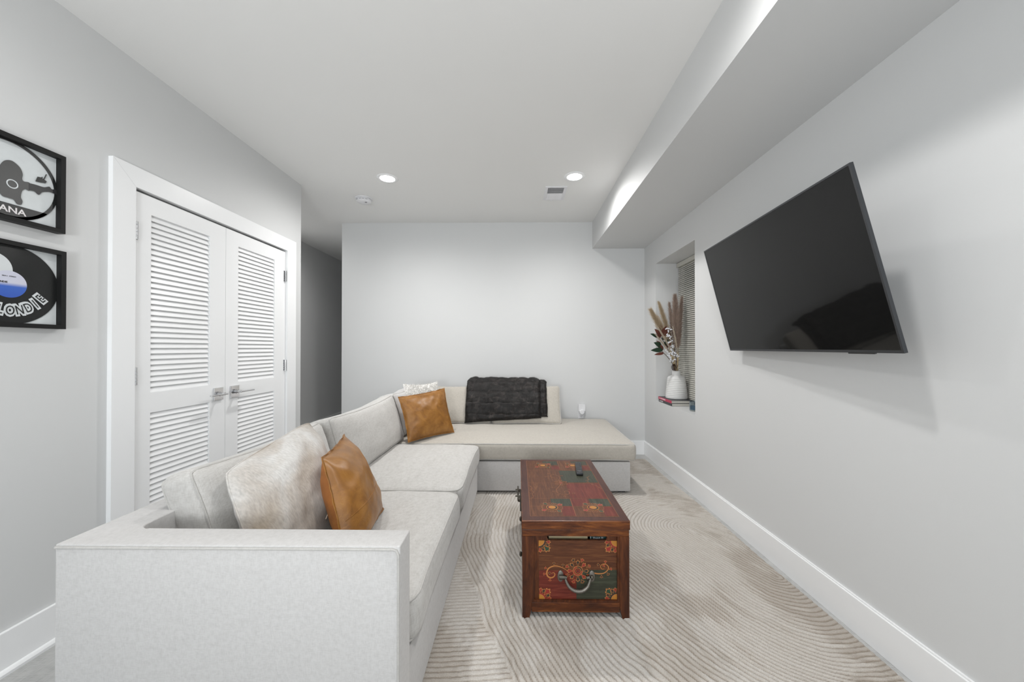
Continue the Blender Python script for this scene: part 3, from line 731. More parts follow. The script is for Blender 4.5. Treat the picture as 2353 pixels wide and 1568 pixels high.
# ------------------------------------------------------------------ faux fur throw folded over the back cushions
def throw():
    root = empty('fur_throw', (-.15, 3.85, .47), 'charcoal patchwork faux fur throw folded over the back cushions of the chaise', 'throw')
    L = math.radians(24); up = Vector((0, math.sin(L), math.cos(L))); nm = Vector((0, -math.cos(L), math.sin(L)))
    o0 = Vector((0, 3.76, .445))
    def layer(name, x0, x1, v0, v1, off, tilt, seed, th, Hfull=.425):
        # profile: runs up the front then over the top edge and down behind
        nx, nv = 90, 90
        b = B(); pts = {}
        over = .13
        for side in (0, 1):
            vs = []
            for i in range(nx+1):
                s = i/nx
                for j in range(nv+1):
                    q = j/nv
                    lo_ = v0+tilt*s
                    Ltot = (Hfull-lo_)+over
                    d = q*Ltot+lo_
                    x = x0+(x1-x0)*s
                    # rounded ends
                    ru = min(s, 1-s)*(x1-x0); rv = min(q, 1-q)*Ltot
                    tt = th*min(1, math.sqrt(max(0, min(ru, rv))/.022))
                    # sewn brick pattern
                    row = (d+.02*noise.noise(Vector((x*5, seed, 0))))/.118+.25; ri = math.floor(row); fx = (x+.055*(ri % 2)+.012*math.sin(ri*3.1)+.008*noise.noise(Vector((d*8, 2, seed))))/.105
                    gl = min(abs(row-ri), abs(ri+1-row))*.118; gx_ = min(fx-math.floor(fx), 1-(fx-math.floor(fx)))*.105
                    puff = .008*(1-math.exp(-gl/.010))+.006*(1-math.exp(-gx_/.009))
                    nz = noise.noise(Vector((x*12+seed, d*12, 0)))*.014+noise.noise(Vector((x*50+seed, d*50, 3)))*.0022
                    w = .055*(1 if True else 0)
                    hh = off+(tt+puff+nz if side else 0)
                    if d < Hfull-.03: p = o0+up*d+nm*hh*(1)+nm*.030*math.sin(math.pi*max(0, min(1, d/Hfull)))
                    else:
                        a = min(1.0, (d-(Hfull-.03))/.16)*math.radians(100)
                        c_ = o0+up*(Hfull-.03)-nm*.055; R_ = .055+hh+.030*math.sin(math.pi*(Hfull-.03)/Hfull)
                        p = c_+(nm*math.cos(a)+up*math.sin(a))*R_*(1.0)
                    p = p+Vector((x+.006*noise.noise(Vector((d*9, seed, 1))), 0, .006*noise.noise(Vector((x*7, seed, 4)))))
                    vs.append(p)
            n = nv+1
            fs = [(i*n+j, (i+1)*n+j, (i+1)*n+j+1, i*n+j+1) for i in range(nx) for j in range(nv)]
            b.add(vs, fs); pts[side] = vs
        # side walls
        n = nv+1; k = (nx+1)*n
        edge = [i*n for i in range(nx+1)]+[nx*n+j for j in range(1, nv+1)]+[i*n+nv for i in range(nx-1, -1, -1)]+[j for j in range(nv-1, 0, -1)]
        m = len(edge)
        b.f += [(edge[i], edge[(i+1) % m], edge[(i+1) % m]+k, edge[i]+k) for i in range(m)]; b.m += [0]*m
        o = b.build(name, M['fur_dark'], root, smooth=True)
        for f in o.data.polygons: f.use_smooth = True
        sb = B(); P = pts[1]
        def f2():
            i = rnd.randrange(1, nx); j = rnd.randrange(1, nv)
            if rnd.random() < .25: i = rnd.choice((0, 1, nx-1, nx))
            if rnd.random() < .2: j = rnd.choice((0, 1, nv-1))
            p = P[i*n+j]; nn = (P[min(nx, i+1)*n+j]-P[max(0, i-1)*n+j]).cross(P[i*n+min(nv, j+1)]-P[i*n+max(0, j-1)])
            nn = nn.normalized() if nn.length > 1e-9 else nm.copy()
            if nn.dot(nm) < 0 and j < nv*.7: nn = -nn
            if i < 2: nn = Vector((-1, 0, 0))
            if i > nx-2: nn = Vector((1, 0, 0))
            return p, nn
        strands(sb, f2, 26000, .0085, .0006, .9, .5)
        tag(sb.build('fur_pile', M['fur_dark'], o, fixn=False), kind='stuff')
    layer('back_fold', -.50, .292, .055, .4, .004, .02, 5.0, .016)
    layer('front_fold', -.535, .225, .012, .4, .026, .045, 2.0, .020)
throw()

# ------------------------------------------------------------------ painted chest
CX0, CX1, CY0_, CY1_, CZT = .018, .494, 1.668, 2.568, .450
chest = empty('painted_chest', ((CX0+CX1)/2, (CY0_+CY1_)/2, RZ), 'dark red-brown wooden chest painted with ochre suns, red and green patches, used as coffee table', 'chest')
b = B(); b.box((CX0-.003, CY0_-.005, .409), (CX1+.003, CY1_+.005, CZT), 0, .0035); lid = b.build('lid', M['wood_h'], chest)
# corner posts with tapered feet
for sx in (0, 1):
    for sy in (0, 1):
        x0 = CX0 if sx == 0 else CX1-.042; x1 = x0+.042; y0 = CY0_ if sy == 0 else CY1_-.042; y1 = y0+.042
        b = B()
        xi0, xi1 = (x0, x1-.012) if sx == 0 else (x0+.012, x1)
        yi0, yi1 = (y0, y1-.012) if sy == 0 else (y0+.012, y1)
        zs = [(RZ, xi0, xi1, yi0, yi1), (.045, x0 if sx == 0 else x0+.004, x1-.004 if sx == 0 else x1, y0 if sy == 0 else y0+.004, y1-.004 if sy == 0 else y1), (.06, x0, x1, y0, y1), (.378, x0, x1, y0, y1)]
        vs = [(p, q, z) for (z, a0, a1, c0, c1) in zs for (p, q) in ((a0, c0), (a1, c0), (a1, c1), (a0, c1))]
        fs = [(0, 3, 2, 1), (12, 13, 14, 15)]+[(k*4+i, k*4+(i+1) % 4, (k+1)*4+(i+1) % 4, (k+1)*4+i) for k in range(3) for i in range(4)]
        b.add(vs, fs); b.build('leg', M['wood_v'], chest)
# rails
for (lo_, hi_, nm) in [((CX0, CY0_+.001, .378), (CX1, CY0_+.03, .4075), 'top_rail'), ((CX0, CY1_-.03, .378), (CX1, CY1_-.001, .4075), 'top_rail'),
                   ((CX0+.001, CY0_+.03, .378), (CX0+.03, CY1_-.03, .4075), 'top_rail'), ((CX1-.03, CY0_+.03, .378), (CX1-.001, CY1_-.03, .4075), 'top_rail'),
                   ((CX0+.042, CY0_+.002, .040), (CX1-.042, CY0_+.03, .082), 'bottom_rail'), ((CX0+.042, CY1_-.03, .040), (CX1-.042, CY1_-.002, .082), 'bottom_rail'),
                   ((CX0+.002, CY0_+.042, .040), (CX0+.03, CY1_-.042, .082), 'bottom_rail'), ((CX1-.03, CY0_+.042, .040), (CX1-.002, CY1_-.042, .082), 'bottom_rail')]:
    b = B(); b.box(lo_, hi_, 0, .0015); b.build(nm, M['wood_h'], chest)
# side and far panels, floor, tray
for lo_, hi_ in [((CX0+.010, CY0_+.042, .082), (CX0+.020, CY1_-.042, .378)), ((CX1-.020, CY0_+.042, .082), (CX1-.010, CY1_-.042, .378)), ((CX0+.042, CY1_-.022, .082), (CX1-.042, CY1_-.012, .378))]:
    b = B(); b.box(lo_, hi_); b.build('side_panel', M['wood_v'], chest)
b = B(); b.box((CX0+.02, CY0_+.02, .06), (CX1-.02, CY1_-.02, .07)); b.build('bottom_board', M['chest_dark'], chest)
b = B(); b.box((CX0+.02, CY0_+.024, .325), (CX1-.02, CY1_-.022, .333)); b.build('tray', M['chest_dark'], chest)
# front (end) panel with hand slot; coordinates from the drawing grid q -> metres
def gx(c): return (-.002+c*.0003212+.003)*1.0112
def gz(c): return 1.22-(1.22-.4834+c*.0003206)*1.0112
PY = CY0_+.014
fpn = B()
x0, x1, z0, z1 = CX0+.042, CX1-.042, .082, .378
sl0, sl1, slz = gx(395), gx(1225), gz(372)
outline = [(x0, z0), (x1, z0), (x1, z1), (sl1, z1)]
for k in range(5): a = math.pi/2*k/4; outline.append((sl1-.006+.006*math.cos(a)*1, z1-(z1-slz)*math.sin(a)))
for k in range(5): a = math.pi/2*(1-k/4); outline.append((sl0+.006-.006*math.cos(a), z1-(z1-slz)*math.sin(a)))
outline += [(sl0, z1), (x0, z1)]
n = len(outline)
fpn.add([(x, PY, z) for x, z in outline]+[(x, PY+.012, z) for x, z in outline], [tuple(range(n)), tuple(range(n, 2*n))[::-1]]+[(i, (i+1) % n, n+(i+1) % n, n+i) for i in range(n)])
panel = fpn.build('end_panel', M['wood_v'], chest)
# inner moulding
b = B()
b.box((x0, CY0_+.004, z0), (x0+.010, PY, z1)); b.box((x1-.010, CY0_+.004, z0), (x1, PY, z1)); b.box((x0+.010, CY0_+.004, z0), (x1-.010, PY, z0+.010))
b.build('moulding', M['wood_v'], panel)
# painting helpers: flat paint films on a plane
class Paint:
    def __init__(s, mp, line=2): s.mp = mp; s.b = B(); s.line = line
    def poly(s, pts, mi, lift):
        s.b.add([s.mp(x, y, lift) for x, y in pts], [tuple(range(len(pts)))], mi)
    def disc(s, c, r, mi, lift, n=28, a0=0, a1=2*math.pi):
        pts = [(c[0]+r*math.cos(a0+(a1-a0)*i/n), c[1]+r*math.sin(a0+(a1-a0)*i/n)) for i in range(n if a1-a0 > 6.2 else n+1)]
        if a1-a0 < 6.2: pts.append(c)
        s.poly(pts, mi, lift)
    def stroke(s, pts, w, mi, lift):
        P = [Vector((p[0], p[1])) for p in pts]; n = len(P)
        for i in range(n-1):
            d = (P[i+1]-P[i]); 
            if d.length < 1e-9: continue
            d.normalize(); e = Vector((-d.y, d.x))
            wa = w[i] if isinstance(w, list) else w; wb = w[i+1] if isinstance(w, list) else w
            s.poly([P[i]+e*wa/2-d*wa*.1, P[i]-e*wa/2-d*wa*.1, P[i+1]-e*wb/2+d*wb*.1, P[i+1]+e*wb/2+d*wb*.1], mi, lift+(i % 2)*.00004)
    def tulip(s, c, ang, L, wd, mi, lift):
        """three pointed petal: orange outline, coloured heart"""
        prof = [(0, .10), (.22, .16), (.45, .34), (.62, .50), (.72, .62), (.86, .52), (.80, .30), (.90, .20)]
        for k, col, lf in ((1.0, s.line, 0), (.74, mi, .0001)):
            pts = []
            side = [(u*L, v*wd) for u, v in prof]
            cxu = .55*L
            f = lambda u, v: (cxu+(u-cxu)*k if k < 1 else u, v*k)
            pl = [f(u, v) for u, v in side]+[f(L*1.05, 0)]+[f(u, -v) for u, v in side[::-1]]
            ca, sa = math.cos(ang), math.sin(ang)
            s.poly([(c[0]+u*ca-v*sa, c[1]+u*sa+v*ca) for u, v in pl], col, lift+lf)
    def sun(s, c, r, R, n, a0, a1, ring, cols, lift, big=None, full=False):
        for i in range(n):
            a = a0+(a1-a0)*((i+.5)/n); L = R-r*.95; w = .58*L
            bigp = big and i in big
            s.tulip((c[0]+r*.95*math.cos(a), c[1]+r*.95*math.sin(a)), a, L*(1.28 if bigp else .85), w*(1.35 if bigp else .75), cols[i % len(cols)] if not bigp else big[i], lift)
    def build(s, name, parent, mats): return s.b.build(name, mats, parent, fixn=False)
PM = [M['brown_x'], M['red_x'], M['line'], M['orange'], M['pred'], M['pgreen'], M['pdark'], M['green_x']]
def mpf(x, y, lift): return Vector((gx(x), PY-.0004-lift, gz(y)))
pa = Paint(mpf)
pa.poly([(278, 376), (1358, 376), (1358, 1198), (285, 1198)], 0, 0)
pa.poly([(285, 790), (800, 790), (800, 1198), (285, 1198)], 1, .0002)
pa.poly([(800, 780), (1358, 780), (1358, 1192), (800, 1192)], 7, .0002)
pa.build('painted_patches', panel, PM)
deg = math.radians
for c, a0, a1, big, ring in [((278, 376), 0, 90, {2: 5}, 6), ((1358, 376), 90, 180, {2: 4}, 4), ((1358, 1190), 180, 270, {2: 5}, 6), ((285, 1198), 270, 360, {2: 4}, 4)]:
    p = Paint(mpf); p.sun(c, 95, 185, 5, deg(a0), deg(a1), 6, [4, 6], .0005, big)
    p.disc(c, 100, ring, .0008, 16, deg(a0), deg(a1)); p.disc(c, 82, 2, .0010, 16, deg(a0), deg(a1)); p.disc(c, 76, 3, .0012, 16, deg(a0), deg(a1))
    p.build('corner_sun', panel, PM)
p = Paint(mpf); c = (820, 795)
p.sun(c, 60, 168, 8, deg(0)-deg(22.5), deg(360)-deg(22.5), 2, [6, 4, 6, 6, 4, 6, 6, 4], .0005)
for i in range(8):
    a = deg(45*i+22); p.tulip((c[0]+128*math.cos(a), c[1]+128*math.sin(a)), a, 56, 46, (4, 6)[i % 2], .0005)
p.disc(c, 70, 2, .0009); p.disc(c, 62, 4, .0011); p.disc(c, 62, 6, .00125, 12, deg(-100), deg(0)); p.disc(c, 46, 2, .0014); p.disc(c, 40, 0, .0016); p.disc(c, 24, 4, .0018); p.disc(c, 12, 6, .0020)
p.build('painted_flower', panel, PM)
def spiral(ctrl, n=8):
    out = []
    for i in range(len(ctrl)-1):
        p0 = Vector(ctrl[max(0, i-1)]); p1 = Vector(ctrl[i]); p2 = Vector(ctrl[i+1]); p3 = Vector(ctrl[min(len(ctrl)-1, i+2)])
        for k in range(n):
            t = k/n; out.append(.5*((2*p1)+(-p0+p2)*t+(2*p0-5*p1+4*p2-p3)*t*t+(-p0+3*p1-3*p2+p3)*t**3))
    out.append(Vector(ctrl[-1])); return out
p = Paint(mpf)
s1 = spiral([(670, 790), (590, 745), (500, 728), (420, 760), (390, 820), (405, 872), (450, 892), (492, 872), (502, 838), (480, 820), (455, 834)])
p.stroke(s1, [6+14*math.sin(math.pi*min(1, i/len(s1)*1.1)) for i in range(len(s1))], 2, .0006)
for c, a in [((490, 715), -90), ((610, 738), -80), ((395, 765), 200), ((380, 840), 180), ((435, 900), 90), ((430, 850), -100), ((690, 735), -60), ((680, 830), 130)]:
    p.tulip(c, deg(a), 40, 34, 6 if a < 0 else 4, .0008)
p.build('painted_scroll', panel, PM)
p = Paint(mpf)
s2 = spiral([(1050, 825), (1110, 832), (1180, 822), (1232, 780), (1240, 735), (1205, 700), (1160, 700), (1132, 730), (1150, 765), (1185, 765)])
p.stroke(s2, [16-10*(i/len(s2)) for i in range(len(s2))], 2, .0006)
for c, a in [((1200, 690), -90), ((1125, 710), 190), ((1250, 770), -10), ((1225, 815), 60), ((1145, 848), 90), ((1190, 740), -120), ((960, 740), -40)]:
    p.tulip(c, deg(a), 42, 36, 4 if a < 0 else 6, .0008)
p.build('painted_scroll', panel, PM)
# handle
for cx in (580, 1013):
    b = B(); vs = []
    X, Z = gx(cx), gz(865); s_ = 1 if cx < 800 else -1
    prof = [(1.0, 0), (.97, .0025), (.8, .004), (0.0, .005)]
    n = 24
    for r, h in prof:
        for k in range(n): a = 2*math.pi*k/n; vs.append((X+.0140*r*math.cos(a), PY-.001-h, Z+.023*r*math.sin(a)*(1+.12*abs(math.sin(a)))))
    b.add(vs, [(i*n+k, i*n+(k+1) % n, (i+1)*n+(k+1) % n, (i+1)*n+k) for i in range(3) for k in range(n)]); 
    pl = b.build('handle_plate', M['pewter'], panel, smooth=True)
    b = B(); b.tube([(X-.007, PY-.012, Z), (X+.007+s_*.006, PY-.012, Z)], .009, 14); b.tube([(X, PY-.004, Z), (X, PY-.012, Z)], .007, 10)
    b.tube([(X+s_*.012, PY-.012, Z), (X+s_*.026, PY-.012, Z-.002)], .0085, 12)
    b.build('knuckle', M['iron'], pl, smooth=True)
hp = spiral([(640, 868), (662, 930), (700, 985), (760, 1022), (820, 1032), (880, 1022), (935, 985), (965, 930), (985, 868)], 6)
b = B(); pts = [(gx(v.x), PY-.014-.010*math.sin(math.pi*i/(len(hp)-1)), gz(v.y)) for i, v in enumerate(hp)]
b.tube(pts, [.0048+.0026*math.sin(math.pi*i/(len(hp)-1))+.0012*(i % 2) for i in range(len(hp))], 12)
b.build('bail_handle', M['pewter'], panel, smooth=40)
# lid painting
TM = [M['wood_top'], M['brown_y'], M['red_y'], M['green_y'], M['line_dim'], M['orange'], M['pred'], M['pgreen'], M['pdark']]
def mpt(x, y, lift): return Vector((x, y, CZT+.0004+lift))
p = Paint(mpt, 4)
X0, X1, Y0, Y1 = .055, .458, 1.705, 2.535
ex = [(CX0, CY0_), (CX1, CY0_), (CX1, CY1_), (CX0, CY1_)]; inn = [(X0, Y0), (X1, Y0), (X1, Y1), (X0, Y1)]
for i in range(4): p.poly([ex[i], ex[(i+1) % 4], inn[(i+1) % 4], inn[i]], 0, 0)
p.poly(inn, 1, .0001)
p.build('lid_field', lid, TM)
p = Paint(mpt, 4)
for mi, (a, c, d, e) in [(3, (.163, .262, 1.816, 1.903)), (2, (.206, .266, 1.712, 1.812)), (3, (.357, .452, 1.816, 1.903)), (2, (.400, .455, 1.712, 1.812)),
                         (2, (.268, .455, 1.908, 2.120)), (3, (.252, .455, 2.135, 2.337)), (3, (.161, .257, 2.45, 2.53)), (2, (.212, .262, 2.36, 2.425)), (3, (.350, .452, 2.45, 2.53)), (2, (.398, .452, 2.36, 2.43)),
                         (2, (.262, .35, 1.816, 1.903))]:
    p.poly([(a, d), (c, d), (c, e), (a, e)], mi, .0003)
p.build('painted_patches', lid, TM)
p = Paint(mpt, 4)
for yy in (1.813, 1.907, 2.125, 2.345, 2.438): p.stroke([(X0, yy), (.26, yy), (X1, yy)], .0012, 4, .0005)
p.stroke([(.264, 1.705), (.264, 1.907)], .0016, 4, .0005); p.stroke([(.264, 2.345), (.264, 2.535)], .0014, 4, .0005)
p.stroke(inn+[inn[0]], .0012, 4, .0005)
p.build('painted_lines', lid, TM)
for (cx, cy) in ((.163, 1.80), (.360, 1.80), (.160, 2.438), (.355, 2.438)):
    p = Paint(mpt, 4); c = (cx, cy)
    for i in range(24):
        a = deg(15*i+7); bigp = i % 6 == 2
        if bigp: p.tulip((cx+.026*math.cos(a), cy+.026*math.sin(a)), a, .040, .021, (6, 7)[(i//6) % 2], .0007)
        else: p.tulip((cx+.027*math.cos(a), cy+.027*math.sin(a)), a, .027, .0105, 1, .0006)
    p.disc(c, .0285, 5, .0009); p.disc(c, .0255, 8, .0011); p.disc((cx-.002, cy), .0185, 6, .0013); p.disc(c, .0170, 5, .0015)
    p.build('painted_sun', lid, TM)
p = Paint(mpt, 4)
sp1 = spiral([(.245, 2.125), (.225, 2.07), (.205, 2.02), (.212, 1.975), (.240, 1.955), (.268, 1.968), (.270, 1.995), (.255, 2.005), (.245, 1.992)])
p.stroke(sp1, .0022, 4, .0007)
sp2 = spiral([(.242, 2.13), (.235, 2.17), (.246, 2.21), (.232, 2.25), (.205, 2.26), (.190, 2.235), (.200, 2.215), (.215, 2.22)])
p.stroke(sp2, .0020, 4, .0007)
for i in range(12):
    a = deg(30*i); p.tulip((.242+.012*math.cos(a), 2.125+.016*math.sin(a)), a, .03 if i % 2 else .02, .014, 1, .0008)
p.disc((.242, 2.125), .010, 4, .0009); p.disc((.242, 2.125), .007, 6, .0011)
for (x, y, a) in [(.20, 2.0, 180), (.215, 1.96, 230), (.24, 1.945, 270), (.282, 1.975, 0), (.27, 2.02, 60), (.20, 2.05, 170), (.19, 2.27, 120), (.175, 2.23, 200), (.25, 2.24, 20)]:
    p.tulip((x, y), deg(a), .018, .012, 1, .0008)
p.build('painted_scroll', lid, TM)
for pts in ([(.06, 2.09), (.075, 2.05), (.07, 2.02), (.082, 1.99), (.073, 1.96), (.078, 1.93), (.068, 1.905)], [(.455, 2.04), (.43, 2.09), (.405, 2.13), (.40, 2.16), (.412, 2.18), (.408, 2.21), (.42, 2.23)]):
    p = Paint(mpt, 4); s_ = spiral(pts); p.stroke(s_, .0016, 4, .0007)
    for i in range(4, len(s_)-2, 7): p.tulip(tuple(s_[i]), deg(60+i*47), .013, .009, 1, .0008)
    p.build('painted_scroll', lid, TM)
# latch and studs on the long side facing the sofa
for y, z in ((1.735, .425), (1.735, .262), (2.50, .262)):
    b = B(); b.lathe([(0, -.013), (.006, -.013), (.010, -.010), (.012, -.006), (.008, -.002), (.010, 0), (0, 0)], (CX0, y, z), 'x', 16); b.build('stud', M['iron'], chest, smooth=True)
b = B(); b.box((CX0-.009, 2.03, .33), (CX0-.001, 2.14, .405), 0, .002)
lat = b.build('latch', M['iron'], chest)
b = B(); b.tube([(CX0-.006, 2.06, .40), (CX0-.034, 2.06, .402)], .005, 8); b.tube([(CX0-.006, 2.15, .40), (CX0-.034, 2.15, .404)], .005, 8)
b.tube([(CX0-.018, 2.06, .39), (CX0-.020, 2.06, .42), (CX0-.020, 2.15, .42), (CX0-.018, 2.15, .39)], .004, 8); b.lathe([(0, -.024), (.014, -.022), (.018, -.012), (.018, 0), (0, 0)], (CX0, 2.065, .385), 'x', 16)
b.build('latch_bolt', M['iron'], lat, smooth=True)
# things inside the chest, seen through the slot
def text_mesh(s, size, mat, parent, name, mtx, extrude=.0004, align='LEFT', offset=0.0, shear=0.0, font_scale_x=1.0):
    cu = bpy.data.curves.new(name, 'FONT'); cu.body = s; cu.size = size; cu.extrude = extrude; cu.align_x = align; cu.offset = offset; cu.shear = shear; cu.resolution_u = 3
    o = bpy.data.objects.new(name, cu); C.objects.link(o)
    dg = bpy.context.evaluated_depsgraph_get(); me = bpy.data.meshes.new_from_object(o.evaluated_get(dg)); bpy.data.objects.remove(o)
    me.transform(Matrix.Diagonal((font_scale_x, 1, 1, 1))); 
    pw = wloc(parent) if parent is not None else Vector()
    m2 = mtx.copy(); me.transform(m2); me.transform(Matrix.Translation(-pw)); me.materials.clear(); me.materials.append(mat)
    o = bpy.data.objects.new(name, me); C.objects.link(o); o.parent = parent; return o
BKZ = .333
bk = empty('book', (gx(720), CY0_+.12, BKZ), 'cream-paged dark book lying inside the chest, seen through its hand slot', 'book')
b = B(); b.box((gx(405), CY0_+.040, BKZ), (gx(985), CY0_+.2, BKZ+.003)); b.box((gx(405), CY0_+.040, .3745), (gx(985), CY0_+.2, .377)); b.build('cover', M['cover'], bk)
b = B(); vs = []
nn = 14
for layer in range(5):
    z = BKZ+.0035+layer*.0088
    b2 = []
    for k in range(nn+1):
        u = k/nn; X_ = gx(425)+(gx(970)-gx(425))*u
        b2.append((X_, CY0_+.037+.001*layer, z+.004*abs(2*u-1)**2))
    for k in range(nn): b.add([b2[k], b2[k+1], (b2[k+1][0], b2[k+1][1], b2[k+1][2]+.006), (b2[k][0], b2[k][1], b2[k][2]+.006)], [(0, 1, 2, 3)])
b.box((gx(425), CY0_+.040, BKZ+.003), (gx(970), CY0_+.19, .3745))
b.build('pages', M['cream'], bk, fixn=False)
bk = empty('book', (gx(1110), CY0_+.12, BKZ), 'dark teal spined book lettered Dutch inside the chest, right part of its hand slot', 'book')
b = B(); b.box((gx(1000), CY0_+.036, BKZ), (gx(1228), CY0_+.2, .3765), 0, .003); b.build('cover', M['teal'], bk)
text_mesh('Dutch El', .0105, M['ink'], bk, 'title', frame3((gx(1045), CY0_+.0355, .3508), (1, 0, 0), (0, 0, 1)), font_scale_x=1.25)
b = B(); b.box((gx(1008), CY0_+.0354, .336), (gx(1013), CY0_+.0362, .374)); b.build('spine_band', M['ink'], bk)
# remote
rm = empty('remote_control', (.380, 2.35, CZT), 'slim black television remote lying at the far end of the chest lid', 'remote')
m = frame3((.380, 2.35, CZT+.0105), (.9946, -.104, 0), (.104, .9946, 0))
b = B(); b.xbox(m, (.040, .215, .016), 0, .004); b.build('case', M['black'], rm, smooth=40)
btn = mat_plain('grey_button', (.06, .06, .065, 1), .5)
for j in range(7):
    for i in range(3):
        b = B(); b.xbox(m @ Matrix.Translation((-.011+i*.011, .08-j*.02, .0085)), (.007, .009, .002), 0, .0008); b.build('button', btn, rm)
b = B(); b.lathe([(.0, .001), (.012, .001), (.013, -.001)], m @ Vector((0, -.075, .009)), 'z', 20); b.build('dial', btn, rm)

# ------------------------------------------------------------------ television
def tv():
    s_ = 1.22
    cr = {'far_top': (1.236, 2.491, 1.863), 'near_top': (1.134, 1.283, 1.855), 'near_bot': (1.289, 1.257, 1.201), 'far_bot': (1.394, 2.464, 1.202)}
    A, Bn, Cn, Dn = [Vector(cr[k]) for k in ('far_bot', 'near_bot', 'near_top', 'far_top')]
    nrm = (Bn-A).cross(Dn-A).normalized()     # towards the room
    if nrm.x > 0: nrm = -nrm
    cen = (A+Bn+Cn+Dn)/4
    root = empty('television', cen, 'large black flat television tilted down on the right wall above the rug', 'television')
    def pt(u, v, d): return A*(1-u)*(1-v)+Bn*u*(1-v)+Cn*u*v+Dn*(1-u)*v+nrm*d
    b = B(); bw, bh = .0065, .011
    def slab(u0, u1, v0, v1, d0, d1, mi=0):
        vs = [pt(u, v, d) for d in (d0, d1) for (u, v) in ((u0, v0), (u1, v0), (u1, v1), (u0, v1))]
        b.add(vs, [(0, 1, 2, 3), (4, 5, 6, 7), (0, 1, 5, 4), (1, 2, 6, 5), (2, 3, 7, 6), (3, 0, 4, 7)], mi)
    slab(0, 1, 0, 1, -.012, -.003); slab(0, bw, 0, 1, -.003, .0); slab(1-bw, 1, 0, 1, -.003, 0); slab(bw, 1-bw, 0, .016, -.003, 0); slab(bw, 1-bw, 1-bh, 1, -.003, 0)
    b.build('bezel', mat_plain('dark_grey_bezel', (.03, .032, .036, 1), .35), root)
    b = B(); slab(bw, 1-bw, .016, 1-bh, -.0029, -.0014); b.build('screen', M['screen'], root)
    b = B(); slab(.80, .90, -.008, 0, -.012, -.004); b.build('sensor_bar', M['black'], root)
    b = B(); slab(.15, .85, .12, .7, -.040, -.012); b.build('rear_housing', M['black'], root)
    b = B(); b.box((RX-.012, 1.70, 1.38), (RX, 2.05, 1.68)); 
    for z in (1.45, 1.60): b.tube([(RX-.01, 1.87, z), (1.33, 1.87, z+.02)], .014, 8)
    b.build('wall_bracket', M['black'], root)
tv()

